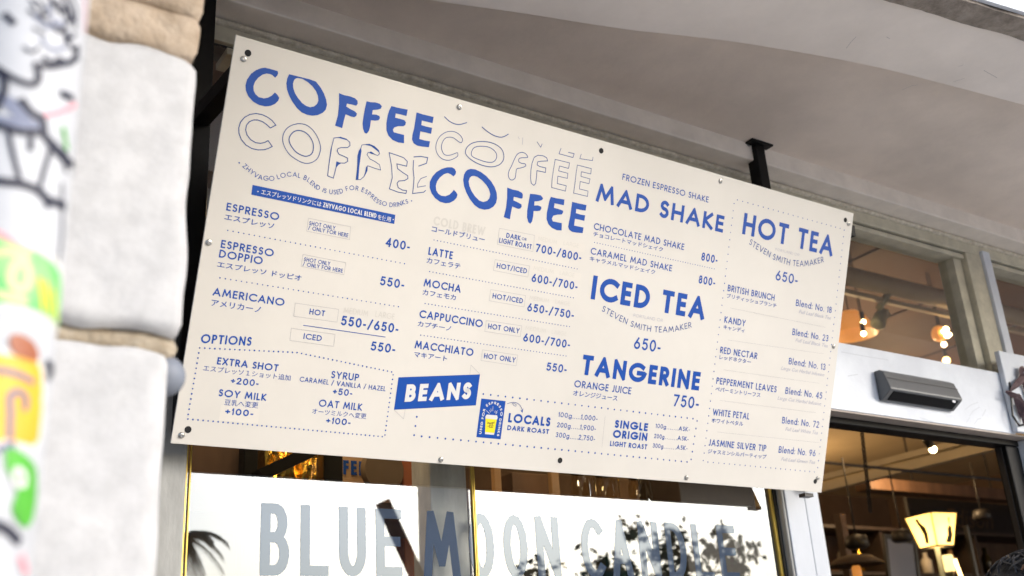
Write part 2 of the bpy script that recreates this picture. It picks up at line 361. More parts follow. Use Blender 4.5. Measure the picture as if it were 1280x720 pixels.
('single_origin_price_list','100g',1172.9,661,1206.9,661,10.9,0.11,'g',0),
('single_origin_price_list','ASK-',1249.1,661.1,1286.1,660.9,11.1,0.11,'g',0),
('single_origin_price_list','.......',1209.8,661.1,1247.1,660.9,11,0.11,'g',0),
('single_origin_price_list','200g',1172.4,686,1205.4,686.3,10.9,0.11,'g',0),
('single_origin_price_list','ASK-',1249.2,685,1286.2,685.1,11.1,0.11,'g',0),
('single_origin_price_list','.......',1208.3,686.4,1247.3,684.8,11,0.11,'g',0),
('single_origin_price_list','300g',1171.6,709.6,1205.6,710,10.9,0.11,'g',0),
('single_origin_price_list','ASK-',1249.3,708.2,1286.2,708.4,11.1,0.11,'g',0),
('single_origin_price_list','.......',1208.4,710.1,1247.3,708,11,0.11,'g',0),
('beans_banner','BEANS',474,664.5,633.6,642.7,37.2,0.25,'g',1),
('note_strip','エスプレッソドリンクには',97.3,295,223.9,292.6,10.6,0,'jb',1),
('note_strip','ZHYVAGO LOCAL BLEND',227.7,293.7,347.1,292.6,9.9,0.18,'g',1),
('note_strip','を使用',350.6,295.4,380.9,294.1,10.6,0,'jb',1)]
CURVES=[('wavy_note','ZHYVAGO LOCAL BLEND IS USED FOR ESPRESSO DRINKS',[(52.1,248.4),(61.3,253.9),(69.7,258.2),(78.9,262.8),(87.1,265.3),(100.1,265.4),(112.7,263.8),(125.6,258.2),(133.2,254.1),(145.4,248.6),(156.2,245.8),(165.5,245.6),(177,246.4),(189,250.2),(198.6,256.4),(206.9,260.1),(218.9,262.7),(225.9,264.4),(236.5,264.4),(246.1,263.4),(255.6,261.4),(263.8,257.4),(272.8,251.4),(280.1,247.9),(290.8,245.5),(302.8,245.3),(313.2,246.9),(323,251),(333,256),(343.2,262),(354.8,264),(365.2,264.2),(375.6,264),(385.7,262),(395.7,258.6),(404.4,253.6),(416.2,247.8)],9.6,0.13,0,'g'),
('iced_tea_heading','STEVEN SMITH TEAMAKER',[(960.1,399.6),(978.3,405.2),(1000.7,411.7),(1020,416.3),(1037.8,420.6),(1055.7,424.5),(1084.7,428.2),(1120,428.7),(1148.8,426.4),(1187.2,420.3),(1209.5,414),(1250,400.4)],14.6,0.13,4,'s'),
('hot_tea_heading','STEVEN SMITH TEAMAKER',[(1410.7,157.8),(1429.7,163.8),(1452.4,169.8),(1470.7,174.4),(1489,179.1),(1502.9,182.4),(1536.9,185.8),(1571.1,187.7),(1618.4,182.7),(1658.5,172.4),(1701.8,156.6)],16.1,0.13,4,'s'),
('coffee_sticker','USED FOR ESPRESSO DRINKS',[(674.6,716.8),(674.8,702.6),(675.2,685.3),(675.9,669.7),(677.2,660),(682,653.5),(689.5,649.3),(698.6,648.1),(707.3,650.7),(713.9,657.8),(716.9,665.9),(716.4,678.2),(716.3,695.6),(715.8,717.5)],5.8,0.24,1,'g')]
POLYS=[('coffee_lettering',[[(92.3,47.5),(93.9,51.6),(92.8,56.3),(89.1,61.8),(83,58.1),(77.4,57.4),(71.1,58.2),(63.6,62.4),(55.9,70.7),(51,79.9),(49.3,89.3),(51.2,97.7),(55.7,103.6),(62.7,107.5),(72.7,107.6),(81.2,104.2),(88.4,97.9),(93.3,90.3),(98.8,93.4),(103.8,98.4),(102.5,105),(97.2,112.6),(89,118.6),(78.7,122.3),(66,122.6),(53.7,119.2),(42.6,111.4),(36,101.6),(33.6,91.6),(34.9,79.8),(40.8,66.7),(49.2,57.3),(58.2,51),(66.3,47.7),(77.6,47.3)]],0),
('coffee_lettering',[[(116.1,47.4),(127.6,47),(144.5,46.7),(159.6,46.2),(173.2,47.2),(184.2,55.8),(193.6,66.3),(200.3,77.5),(203.9,87.6),(202.6,98),(197.1,105.9),(187.6,112.8),(176.7,116.7),(165.4,117.7),(153.7,115.7),(142.3,109.4),(131.3,99.5),(123.2,89.8),(116.8,78.8),(113.4,67.1),(113.7,56.2)],[(135.6,50),(144.9,49.3),(156.9,52.9),(167.3,58.4),(176.3,66.2),(181.9,74.8),(184.4,83.3),(182.6,91.1),(177.4,97.4),(169.4,101.2),(160.8,100.6),(151.7,97.1),(142,89.6),(134.1,81.6),(128.8,72.1),(126.9,63.6),(128.1,56),(131.2,51.9)]],0),
('coffee_lettering',[[(225.5,57.5),(235.9,58.9),(250.7,58.1),(261.6,59.3),(267.6,62.8),(269,68.5),(266.6,73.7),(256.4,73.7),(245.8,74.3),(245.3,80.5),(253.7,83.4),(264.8,85.6),(270.8,89.2),(269.9,94.4),(265.8,98.1),(258.3,98.3),(246.3,96.8),(244.4,111.7),(243.6,126.3),(227.4,124.8),(230.3,103.2),(229,79.6)]],0),
('coffee_lettering',[[(287.6,58.7),(296.3,58.6),(306.9,56.3),(316.9,56.4),(323.1,60.4),(321.8,66),(315.7,69.5),(304.2,73.2),(303.9,82.6),(313.1,80.8),(321,81.9),(322.8,86.1),(320.3,91.2),(313,93.8),(303.4,95.3),(303.8,107.4),(302.6,117.8),(298.7,124.8),(293.8,124.3),(288.9,117),(286,105.6),(285.9,91.5),(286.3,75.2)]],0),
('coffee_lettering',[[(344.5,54.6),(358,54.7),(382.7,52.9),(382,66.9),(369,67),(356.7,67.6),(356.6,76.6),(368.3,76.4),(378.5,76.6),(383,80.5),(382.4,86.4),(378.4,89.9),(366.4,92.8),(358.1,97.4),(355.7,103.1),(358.7,107.6),(366.6,107.7),(382.9,107.6),(385.7,124.9),(371.9,126.4),(358,124.1),(347.5,117.4),(341.4,107.6),(338.8,92.9),(339,76.4),(340.7,65.8)]],0),
('coffee_lettering',[[(404.1,53.6),(419.8,54.1),(445.8,53.3),(445.3,67.1),(431.2,67.4),(419.2,67.6),(419.6,77.5),(432.9,77.8),(445.7,77.1),(445.5,90.5),(432.7,90.6),(419.3,91.1),(419.6,107.7),(432,107.9),(445.4,106.9),(444.9,120),(428.5,122.3),(417,122.8),(407.8,119.8),(402.7,112.7),(402.2,102.4),(403.9,87.5),(404,70.9)]],0),
('coffee_lettering#2',[[(514.1,168.9),(506.4,165.6),(498.5,164.7),(490.3,169.1),(481.8,177.7),(476.3,187.7),(474.7,197.8),(477.3,207),(483.2,213.5),(491.3,216.2),(501.2,215.3),(510.3,210),(515.9,203.3),(519.4,197.3),(525.6,200.9),(530.3,205.9),(528.8,213.1),(523.3,220.7),(514.2,227.2),(503.6,230.3),(490.2,229.7),(477.3,224.5),(467.1,215.9),(460.3,204.7),(458.9,192.3),(463.4,179.7),(471.4,168.2),(483.1,158.9),(495.4,152.7),(507.3,150.1),(514.3,152.1),(518.5,157.1),(518.3,163)]],0),
('coffee_lettering#2',[[(546.3,147.1),(553.7,143.5),(564.9,142.1),(580.3,144.7),(595.2,150.5),(609.5,159.5),(620.7,170.3),(628,181.9),(630.8,193.4),(629.9,204.7),(624.3,213.9),(614.9,221.1),(602.8,225.1),(588.8,224.9),(575.3,219.6),(562.1,209.3),(551,196.7),(543.3,184.4),(538.9,171.5),(539.2,159.5),(542.1,152)],[(563.9,156.8),(573.2,157.2),(585.4,161.6),(598.4,169.9),(606.8,178.2),(611.9,188.2),(611.1,197.4),(606.4,204.4),(596.6,208.9),(586,207.5),(574.5,200.8),(563.7,191.1),(556.3,180.7),(553,171.5),(554.6,163.2),(558.5,158.8)]],0),
('coffee_lettering#2',[[(653.2,164.5),(668.3,166.1),(682.7,165.6),(694,168.3),(697.2,172.8),(697.2,180),(693.1,181.8),(681.6,181.1),(673.7,181.7),(674,189.4),(685.7,191.5),(696.6,194.4),(697.9,199.3),(695.1,204.3),(689.3,206.1),(673.3,203.8),(672.1,218.6),(671.6,233.4),(654.7,231.7),(657.4,209.3),(656.6,187.2)]],0),
('coffee_lettering#2',[[(715.6,166),(731.4,164.2),(744.9,163.5),(752.5,168.8),(750.3,173.4),(741.1,177.9),(730.4,180.9),(731.2,190),(741.4,187.6),(750.3,188.9),(751.7,192.8),(748.9,198.5),(739.9,201.3),(731.5,202.5),(732.3,215.1),(731.3,226.7),(727.4,233.2),(721.4,230.6),(716,220.3),(714.1,204.3),(714.9,183.6)]],0),
('coffee_lettering#2',[[(772.8,161.5),(788.5,161.5),(811.7,160),(812.1,173.5),(798.1,173.6),(785.5,174),(785.5,184.5),(800,184.9),(811.7,186.2),(812.8,190.2),(809.9,195.6),(797.1,198.5),(786.5,203),(783.9,210.4),(787.4,216),(797.4,215.7),(813.1,215.3),(815.4,232.2),(801.7,234.1),(787.3,231.2),(776.2,224.4),(769.5,214.2),(767.9,200),(769.2,185.2),(770.1,172.5)]],0),
('coffee_lettering#2',[[(834,160.7),(851.4,160.9),(876.1,160.2),(875.7,173.7),(860.1,174.6),(848.5,174.8),(848.8,184.6),(861.9,185.5),(876.3,184.8),(875.8,198.1),(861.4,198.1),(848.5,198.5),(848.5,214.3),(861.5,214.2),(876.3,213.9),(875.9,227.4),(857.5,229.5),(844.6,229.8),(836.3,226.7),(832.1,220.1),(832.8,208.4),(834.2,193.4),(834,176.6)]],0),
('outlined_coffee_lettering',[[(228,155.5),(226,179.7),(227.6,209),(227.8,216.9),(227.9,195.1),(228,169.4)]],0),
('outlined_coffee_lettering',[[(232.7,149),(242.5,144.5),(253.3,145.2),(259.1,148.2),(251.6,148),(240.9,147.7)]],0),
('outlined_coffee_lettering',[[(241.9,195.6),(253.1,197.1),(247.5,201.7),(244.2,207.4),(242.4,219.7),(242.2,207.8)]],0),
('outlined_coffee_lettering',[[(290.4,155),(292.7,162.6),(293.1,194.7),(295.4,222.3),(290.2,223.6),(288.3,195.7),(285.5,174.3),(286.8,163.9)]],0),
('outlined_coffee_lettering',[[(298,148.3),(307.1,144.1),(319.5,145.9),(329.2,151.2),(333.6,157.8),(326.3,153.9),(312.2,148)]],0),
('outlined_coffee_lettering',[[(311.2,189.7),(312.3,200.5),(307.5,213.7),(307.7,201.5),(308.4,192.3)]],0),
('outlined_coffee_lettering',[[(310,161.7),(313.9,158.8),(325.6,163.2),(314.7,163.6)]],0),
('beans_banner',[[(452,614.6),(650.2,586.3),(650.6,655),(452.4,683.3)]],0),
('note_strip',[[(77.9,278.9),(389.8,277.8),(390.4,297.2),(78.3,298.2)]],0),
('coffee_sticker',[[(662.2,638.6),(726.5,638.2),(727,724.1),(663.1,724.3)]],0),
('coffee_sticker',[[(681.7,672.6),(709.1,671.9),(711.3,677.2),(710.2,681.2),(679.4,681.5),(679.1,676.7)]],1),
('coffee_sticker',[[(680.3,681.6),(709.4,681.1),(708.4,711.5),(683.5,711.2)]],5),
('coffee_sticker',[[(683.5,711.2),(708.4,711.5),(707.8,715.7),(684.3,715.9)]],1),
('locals_price_list',[[(770.1,655.7),(775.8,660.2),(776.5,648.9),(774.1,653.9)]],0)]
STROKES=[('outlined_coffee_lettering',[(105.4,153.3),(96.4,146),(86.5,141.8),(75.2,139.5),(62.7,140.3),(50.9,145.2),(41.5,153.2),(35.2,164.4),(33.6,176.2),(35.7,186.2),(42.2,197),(52.5,205.2),(64.8,209.4),(77.4,209.5),(89.6,206.4),(98,201.8),(104.8,196.3),(100,191.6),(94.7,186.9),(89.1,191.8),(80.6,195.7),(70.8,196.5),(60.4,193.1),(52,185.9),(47.6,177.2),(47.7,167.5),(52.3,159.4),(59.5,154.1),(68.2,151.9),(78.3,153),(87.1,156.6),(95.5,161.4)],True,1.84,4,0),
('outlined_coffee_lettering',[(152.9,138.9),(166.1,138.1),(178.2,142.5),(189.1,150.9),(197.6,161.7),(203.5,174.1),(204.2,184.9),(201.4,197.4),(193.4,207.4),(181.9,213.2),(168.7,213.8),(152.9,209.1),(140.7,202.9),(130.6,192.6),(124.5,181.4),(123.1,169.1),(126.8,157.5),(134.6,148),(144,142.2)],True,1.61,4,1),
('outlined_coffee_lettering',[(154.1,152.4),(164.6,152.5),(174.8,157),(182.6,164.2),(188,173.9),(189.1,186.5),(185.6,194.5),(176.9,199.8),(166.5,199.8),(154.6,196.1),(143.8,187.7),(137,177.6),(137,168.6),(142.1,159.3),(147.9,154.6)],True,2.07,4,1),
('outlined_coffee_lettering',[(229.1,150.3),(242.7,145.5),(255.6,146.1),(264.5,151),(266,157.6),(261.4,162.7),(248.1,165.7),(241.2,169.3),(240,174.6),(245.1,180.3),(256,181.9),(264.9,183.9),(266,190.6),(260.3,195.5),(248.9,197.4),(243.4,202.6),(242,219.8),(240.6,230.9),(227.7,228.8),(227,205.2),(226.4,175.6)],True,1.61,4,0),
('outlined_coffee_lettering',[(291.8,150.3),(303.1,146.1),(318.7,147.5),(330.6,152.9),(333.8,159.3),(330.1,163.8),(318.9,162.7),(307.9,162.2),(306.1,167.6),(314.3,174.9),(325.7,177.4),(337.5,181.9),(341.4,192.2),(330.2,191.6),(311.2,189.7),(309.5,199.1),(306.4,213.9),(300,221.3),(290.2,223.4),(289.3,195.5),(288.1,167.6)],True,1.38,4,0),
('outlined_coffee_lettering',[(354.9,152.1),(373.2,153.5),(389.3,155.1),(399.4,161.1),(399.2,171.4),(376.1,171.4),(379.4,180.9),(392.1,186.3),(405.3,190.7),(406.3,196.7),(399.2,202.3),(386.2,206.1),(383.1,211.9),(387.4,220.2),(398.1,223.1),(407.5,222.2),(406.9,228.5),(387.7,229.4),(367.5,226.8),(370.3,202.3),(364.9,178.9)],True,1.72,4,0),
('outlined_coffee_lettering',[(413.4,148.2),(428.8,143.7),(445.6,142.5),(444.7,155.2),(427.6,164.8)],False,2.07,4,0),
('outlined_coffee_lettering',[(413.5,155.9),(415.3,174.1),(420.4,191.6),(421.9,207.9),(422.4,225.3),(447.8,217.4),(451.7,213.1)],False,1.84,4,0),
('outlined_coffee_lettering',[(449.1,182.8),(436.4,190.3),(431.3,201.7),(431.5,210),(450.1,203)],False,1.38,4,0),
('outlined_coffee_lettering#2',[(471.9,46.7),(484.5,53.1),(498.4,55.7),(511.6,53.9),(527.3,46.1)],False,2.07,4,1),
('outlined_coffee_lettering#2',[(567.5,46.4),(582.5,52.9),(599.6,57.5),(616.2,57.7),(627.3,53.4),(636.4,46.2)],False,2.07,4,1),
('outlined_coffee_lettering#2',[(522.1,91),(522.8,83.9),(515.3,76.8),(503.4,73),(490.2,74.4),(477.8,80.3),(466.5,92.2),(461.2,107.1),(462.5,121.4),(469.6,131.5),(480.5,137.3),(492.8,137.7),(504.3,133.6),(516.3,124),(516.2,117.1),(512.8,116.9),(500.6,124.2),(487.7,127.5),(480.6,124.2),(475,114.7),(475,103.9),(479.9,92.9),(489,87.5),(501.2,86.6),(516.7,92.3)],True,1.49,4,1),
('outlined_coffee_lettering#2',[(572.6,77.7),(590.8,75.1),(609.9,76.7),(625.1,83.4),(632.5,94.9),(632.6,107.1),(623.9,119.1),(606.4,127.4),(585.7,129.5),(564.6,127.2),(545.1,120.5),(535.1,111.9),(536.2,100.7),(544.7,89.8),(557.2,82.5)],True,1.84,4,1),
('outlined_coffee_lettering#2',[(572.1,88.5),(588,86.2),(602.4,88.6),(613,96.2),(614.3,107.1),(606.9,116.4),(591.1,119.9),(570.1,118.9),(553.5,115.7),(549.6,108.6),(552.9,97.9),(561.1,92)],True,1.72,4,1),
('outlined_coffee_lettering#2',[(695.6,85.8),(688.4,78.8),(677.4,78.6),(667.5,85),(661.3,98.6),(656.6,113.9),(651.6,127.3),(651.6,137.4),(656.8,144.5),(664.1,144.9),(670.3,138.5),(670.5,125.2),(671.7,117.8),(683,112.9),(693,107),(691.7,102.1),(680.1,102.6),(673.6,100),(673.8,93.8),(680.5,90.3)],True,1.72,4,1),
('outlined_coffee_lettering#2',[(750.7,81.9),(747.1,75.4),(736.7,73.1),(722.2,75.1),(713.4,81.9),(709.6,96.1),(709.1,112.7),(711.1,130.9),(714.6,141.5),(722.5,145),(726.6,140),(726.7,125.5),(725.5,110.2),(748.9,109.3),(748.5,99),(731.1,99.3),(723.8,97.1),(724.6,89.7),(733.9,86.2)],True,1.72,4,0),
('outlined_coffee_lettering#2',[(770.8,73.8),(812,73.1),(811.1,86.4),(785.5,86.3),(784.4,97.9),(811.2,98),(811.6,109.9),(784.4,110.4),(785.5,127.6),(811.4,127.4),(811,140.1),(771.6,139.9),(769.9,122.5),(769.9,99.5)],True,1.38,4,0),
('outlined_coffee_lettering#2',[(834.8,73.2),(875.9,72.7),(876.2,85.5),(848.7,86.1),(849.2,97.2),(876,97.5),(874.8,109.3),(849.1,109.3),(849.4,126.9),(875.1,126.9),(875.4,139.7),(834.6,139.9),(834.9,113),(834.2,89.8)],True,1.38,4,0),
('outlined_coffee_lettering#2',[(782.6,45.4),(779.2,58.7),(819.4,58.6),(821.2,48.8),(805.1,49.7)],False,1.61,4,0),
('outlined_coffee_lettering#2',[(841.5,45.7),(839.1,56.9),(876.1,53.4),(876.2,45.4)],False,1.38,4,0),
('outlined_coffee_lettering#2',[(715.3,45.6),(726.9,55.4),(729.5,47.1)],False,1.38,4,0),
('outlined_coffee_lettering#2',[(675.5,45.2),(677.3,60.2)],False,1.15,3,0),
('outlined_coffee_lettering#2',[(663.5,45.9),(667.1,50.2)],False,0.92,3,0),
('menu_item',[(201.1,321.2),(294,321.3),(295.5,347.5),(201.6,347.5)],True,0.6,7,0),
('menu_item#2',[(201.4,394.8),(295.1,395.8),(294.7,420.7),(201.1,419.1)],True,0.6,7,0),
('menu_item#3',[(200.6,493.3),(294.9,492.4),(295.3,518.6),(201.7,519.7)],True,0.6,7,0),
('menu_item#3',[(200.5,544),(295,543.8),(295.7,568.3),(201.3,568.4)],True,0.6,7,0),
('menu_item#3',[(224.9,534.7),(407.5,534.6)],False,1.38,0,0),
('menu_item#4',[(647.5,258.3),(742.8,256.9),(744.6,294.2),(648.2,294.9)],True,0.6,7,0),
('menu_item#5',[(647.9,329.1),(740.9,328.1),(740.3,353.8),(647.2,353.8)],True,0.6,7,0),
('menu_item#6',[(647.2,396.9),(741.1,396.1),(741.1,422.1),(647.2,421.9)],True,0.6,7,0),
('menu_item#7',[(646.9,466.3),(742.1,465.3),(741.9,490.2),(646.8,490.7)],True,0.6,7,0),
('menu_item#8',[(647.7,531.8),(742.1,532.2),(741.3,556.6),(647.5,555.6)],True,0.6,7,0),
('beans_banner',[(650.2,586),(623.8,568.6),(624.1,588.9)],False,0.64,7,0),
('beans_banner',[(452.4,683.3),(477.9,700.4),(478.5,680.5)],False,0.64,7,0),
('locals_price_list',[(1012.2,645.5),(1015.1,721.1)],False,0.51,7,0),
('tea_item',[(1373.2,332.8),(1740,333.7)],False,0.46,7,0),
('tea_item#2',[(1379.2,415.6),(1743.5,407.2)],False,0.46,7,0),
('tea_item#3',[(1376.4,493.5),(1739.4,489.9)],False,0.46,7,0),
('tea_item#4',[(1376.4,573),(1739.7,571.3)],False,0.46,7,0),
('tea_item#5',[(1379.8,654.2),(1767.1,652)],False,0.46,7,0),
('locals_price_list',[(732.2,643.4),(741.1,640.1),(753.5,638.7),(764.8,642.9),(772.6,651.1),(775.8,657.9)],False,1.15,4,1),
('locals_price_list',[(745.5,641.3),(750.5,646.1),(755.9,646.5),(755.3,643),(748.6,641)],True,0.92,4,1),
('coffee_sticker',[(679.7,664.1),(686.6,668.7)],False,0.92,1,0),
('coffee_sticker',[(687.6,662.5),(690.3,666.3)],False,0.92,1,0),
('coffee_sticker',[(694.9,653.1),(696,663.5)],False,0.92,1,0),
('coffee_sticker',[(702.6,662),(701.1,666)],False,0.92,1,0),
('coffee_sticker',[(708.1,661.5),(703.8,667.1)],False,0.92,1,0),
('coffee_sticker',[(690.1,658.8),(692.5,663.8)],False,0.92,1,0),
('coffee_sticker',[(707.7,665.4),(705.2,669.1)],False,0.92,1,0),
('coffee_sticker',[(683.1,666.4),(688.1,669.4)],False,0.92,1,0),
('coffee_sticker',[(685.7,688.7),(693.2,690.7),(705,687)],False,1.15,6,0),
('coffee_sticker',[(686.3,692.1),(704.4,689.7)],False,1.15,6,0),
('coffee_sticker',[(690.9,695.2),(700.9,693.5)],False,1.15,6,0),
('coffee_sticker',[(688.3,698),(703.4,695.9)],False,1.15,6,0),
('coffee_sticker',[(693.8,700.2),(702,700)],False,1.15,6,0),
('coffee_sticker',[(693.5,689.8),(693.2,700.2)],False,1.15,6,0),
('coffee_sticker',[(699.7,689.8),(699.1,698.8)],False,1.15,6,0)]
DOTS=[('dotted_line',[(43.7,375.3),(427.4,375.6)],37,2.1,False),
('dotted_line#2',[(43.1,467.8),(427.7,467.5)],37,2.1,False),
('dotted_line#3',[(489,313.6),(873.7,312.8)],47,2,False),
('dotted_line#4',[(489.3,382.3),(874,381.2)],47,2,False),
('dotted_line#5',[(489.6,451.6),(874.2,449.3)],47,2,False),
('dotted_line#6',[(489.9,519.7),(875.3,518.2)],47,2,False),
('dotted_line#7',[(913.5,242.8),(1301.2,242)],48,1.9,False),
('options_border',[(25.7,605.2),(219.8,590.3),(438.5,605.5),(439.9,741.5),(23.9,740.8),(25.7,605.2)],114,2.6,False),
('beans_border',[(665.6,628.4),(876.1,628.1),(1307.2,627.6),(1302.8,737.2),(508.4,733.4),(508.5,693.2)],82,3.4,False),
('hot_tea_border',[(1351.5,52.2),(1768.8,52.7),(1773,724.2),(1762.9,733.4),(1344.9,732.6),(1341.4,63.7)],116,2.6,False),
('wavy_note',[(45.2,242.3),(45.4,242.3)],1,2.4,False),
('wavy_note',[(422.6,241.3),(422.8,241.3)],1,2.2,False)]
FIX=[('screw',21.7,42.5),
('screw',503.8,17.3),
('screw',1285,16.5),
('screw',1783.2,33.6),
('screw',1780.6,381.9),
('screw',1777.4,749.1),
('screw',1295,776.4),
('screw',581.7,779.5),
('screw',18,771.9),
('screw',11.4,404.5),
('hole',28.7,28.8),
('hole',897.7,24.8),
('hole',1768.9,25.4),
('hole',1769.4,758.8),
('hole',897.8,759.9),
('hole',28.3,760.5)]
STRIPDOT=[(90.4,289.5),(386.3,288.5)]
# ------------------------------------------------------------------ lettering
def arc(cx, cy, rx, ry, a0, a1, n=12):
    return [(cx+rx*math.cos(math.radians(a0+(a1-a0)*i/n)), cy+ry*math.sin(math.radians(a0+(a1-a0)*i/n))) for i in range(n+1)]
def O(cx, cy, rx, ry): return arc(cx, cy, rx, ry, 90, 450, 20)[:-1]+['c']
_P = [(0, 0), (0, 1), (.25, 1)]+arc(.25, .735, .27, .265, 90, -90)+[(0, .47)]
FONT = {
 'A': (.78, [[(0, 0), (.39, 1), (.78, 0)], [(.16, .3), (.62, .3)]]),
 'B': (.55, [[(0, .53), (0, 1), (.26, 1)]+arc(.26, .765, .22, .235, 90, -90)+['c'], [(0, 0), (0, .53), (.27, .53)]+arc(.27, .265, .27, .265, 90, -90)+['c']]),
 'C': (.8, [arc(.5, .5, .5, .5, 48, 312, 18)]), 'D': (.7, [[(0, 0), (0, 1), (.2, 1)]+arc(.2, .5, .5, .5, 90, -90, 16)+[(0, 0), 'c']]),
 'E': (.46, [[(.46, 1), (0, 1), (0, 0), (.46, 0)], [(0, .52), (.42, .52)]]), 'F': (.44, [[(.44, 1), (0, 1), (0, 0)], [(0, .52), (.4, .52)]]),
 'G': (.95, [arc(.5, .5, .5, .5, 48, 352, 18)+[(.95, .46), (.56, .46)]]), 'H': (.66, [[(0, 0), (0, 1)], [(.66, 0), (.66, 1)], [(0, .5), (.66, .5)]]),
 'I': (.01, [[(0, 0), (0, 1)]]), 'J': (.34, [[(.34, 1), (.34, .2)]+arc(.16, .2, .18, .2, 0, -130)]),
 'K': (.58, [[(0, 0), (0, 1)], [(.52, 1), (.03, .5), (.58, 0)]]), 'L': (.42, [[(0, 1), (0, 0), (.42, 0)]]),
 'M': (.9, [[(0, 0), (.14, 1), (.45, .2), (.76, 1), (.9, 0)]]), 'N': (.68, [[(0, 0), (0, 1), (.68, 0), (.68, 1)]]),
 'O': (.98, [O(.49, .5, .49, .5)]), 'P': (.52, [_P]), 'Q': (.98, [O(.49, .5, .49, .5), [(.6, .25), (.95, -.05)]]),
 'R': (.55, [_P, [(.22, .47), (.55, 0)]]), 'S': (.5, [arc(.26, .765, .22, .235, 35, 270, 14)+arc(.25, .265, .25, .265, 90, -140, 14)]),
 'T': (.56, [[(0, 1), (.56, 1)], [(.28, 1), (.28, 0)]]), 'U': (.64, [[(0, 1), (0, .32)]+arc(.32, .32, .32, .32, 180, 360, 14)+[(.64, 1)]]),
 'V': (.74, [[(0, 1), (.37, 0), (.74, 1)]]), 'W': (1.1, [[(0, 1), (.28, 0), (.55, .9), (.82, 0), (1.1, 1)]]),
 'X': (.66, [[(0, 0), (.66, 1)], [(0, 1), (.66, 0)]]), 'Y': (.66, [[(0, 1), (.33, .46), (.66, 1)], [(.33, .46), (.33, 0)]]), 'Z': (.58, [[(0, 1), (.58, 1), (0, 0), (.58, 0)]]),
 '0': (.56, [O(.28, .5, .28, .5)]), '1': (.2, [[(0, .8), (.2, 1), (.2, 0)]]), '2': (.52, [arc(.25, .74, .24, .26, 165, -38)+[(0, 0), (.52, 0)]]),
 '3': (.5, [arc(.24, .76, .21, .24, 150, -90)+arc(.24, .26, .26, .26, 90, -150)]), '4': (.56, [[(.43, 0), (.43, 1), (0, .27), (.56, .27)]]),
 '5': (.52, [[(.46, 1), (.12, 1), (.06, .56)]+arc(.25, .32, .27, .32, 125, -145)]), '6': (.54, [O(.27, .29, .27, .29), [(.36, 1), (.04, .42)]]),
 '7': (.52, [[(0, 1), (.52, 1), (.15, 0)]]), '8': (.52, [O(.26, .75, .21, .25), O(.26, .26, .26, .26)]), '9': (.54, [O(.27, .71, .27, .29), [(.18, 0), (.5, .58)]]),
 '-': (.27, [[(0, .34), (.27, .34)]]), '/': (.46, [[(0, -.1), (.46, 1.08)]]), '+': (.46, [[(0, .42), (.46, .42)], [(.23, .66), (.23, .18)]]),
 ':': (.01, [[(0, .02), (0, .03)], [(0, .58), (0, .59)]]), '.': (.01, [[(0, .0), (0, .01)]]), ',': (.06, [[(.06, .04), (0, -.14)]]),
 'l': (.01, [[(0, 0), (0, 1.05)]]), 'o': (.56, [O(.28, .32, .28, .32)]), 'n': (.42, [[(0, .64), (0, 0)], [(0, .38)]+arc(.21, .4, .21, .24, 180, 0)+[(.42, 0)]]),
 'e': (.56, [[(.02, .33), (.56, .33)]+arc(.28, .32, .28, .32, 0, 318, 16)]), 'd': (.56, [O(.28, .32, .28, .32), [(.56, 1.05), (.56, 0)]]),
 'g': (.56, [O(.28, .32, .28, .32), [(.56, .64), (.56, -.08)]+arc(.28, -.06, .28, .24, 0, -150)]),
}
def stroke(bm, P, wd, z, f):               # thick polyline in the plane, bevelled outer corners; f maps (x, y, z) to a point
    closed = P[-1] == 'c'; P = [Vector(p) for p in (P[:-1] if closed else P)]
    P = [p for i, p in enumerate(P) if i == 0 or (p-P[i-1]).length > 1e-7]
    if closed and len(P) > 2 and (P[0]-P[-1]).length < 1e-7: P.pop()
    n = len(P); h = wd/2
    if n < 2: return
    if not closed:
        P[0] = P[0]+(P[0]-P[1]).normalized()*h; P[-1] = P[-1]+(P[-1]-P[-2]).normalized()*h
    V = lambda p: bm.verts.new(f(p.x, p.y, z))
    ends = []                              # per point: (left in, right in, left out, right out)
    for i, p in enumerate(P):
        inn = (p-P[i-1]) if (i > 0 or closed) else None; ot = (P[(i+1) % n]-p) if (i < n-1 or closed) else None
        a = (inn if inn is not None else ot).normalized(); b = (ot if ot is not None else inn).normalized()
        na, nb = Vector((-a.y, a.x)), Vector((-b.y, b.x)); m = na+nb; dot = a.dot(b)
        if dot > .35 or m.length < 1e-4:
            if m.length < 1e-4: m = na
            m.normalize(); k = 1/max(m.dot(na), .3); l = V(p+m*h*k); r = V(p-m*h*k); ends.append((l, r, l, r)); continue
        m.normalize(); sgn = 1 if a.x*b.y-a.y*b.x > 0 else -1     # left turn: inner side is left
        k = min(1/max(m.dot(na), .05), min(inn.length, ot.length)*.9/h if h else 1)
        e = h*min(.9, math.tan(math.acos(max(-1, min(1, dot)))/2)) 
        ic = V(p+m*h*k*sgn); o1 = V(p-na*h*sgn+a*e); o2 = V(p-nb*h*sgn-b*e)
        tri = (ic, o1, o2) if sgn > 0 else (ic, o2, o1)
        bm.faces.new(tri)
        ends.append((ic, o1, ic, o2) if sgn > 0 else (o1, ic, o2, ic))
    for i in range(n if closed else n-1):
        A, B = ends[i], ends[(i+1) % n]
        try: bm.faces.new((A[3], B[1], B[0], A[2]))
        except ValueError: pass
def layout(s, gap=.16, space=.58, wt=.01):
    x = 0; out = []; last = 0
    for ch in s:
        if ch == ' ': x += space-gap; continue
        wd = max(FONT[ch][0], wt); out.append((ch, x)); last = x+wd; x = last+gap
    return out, last
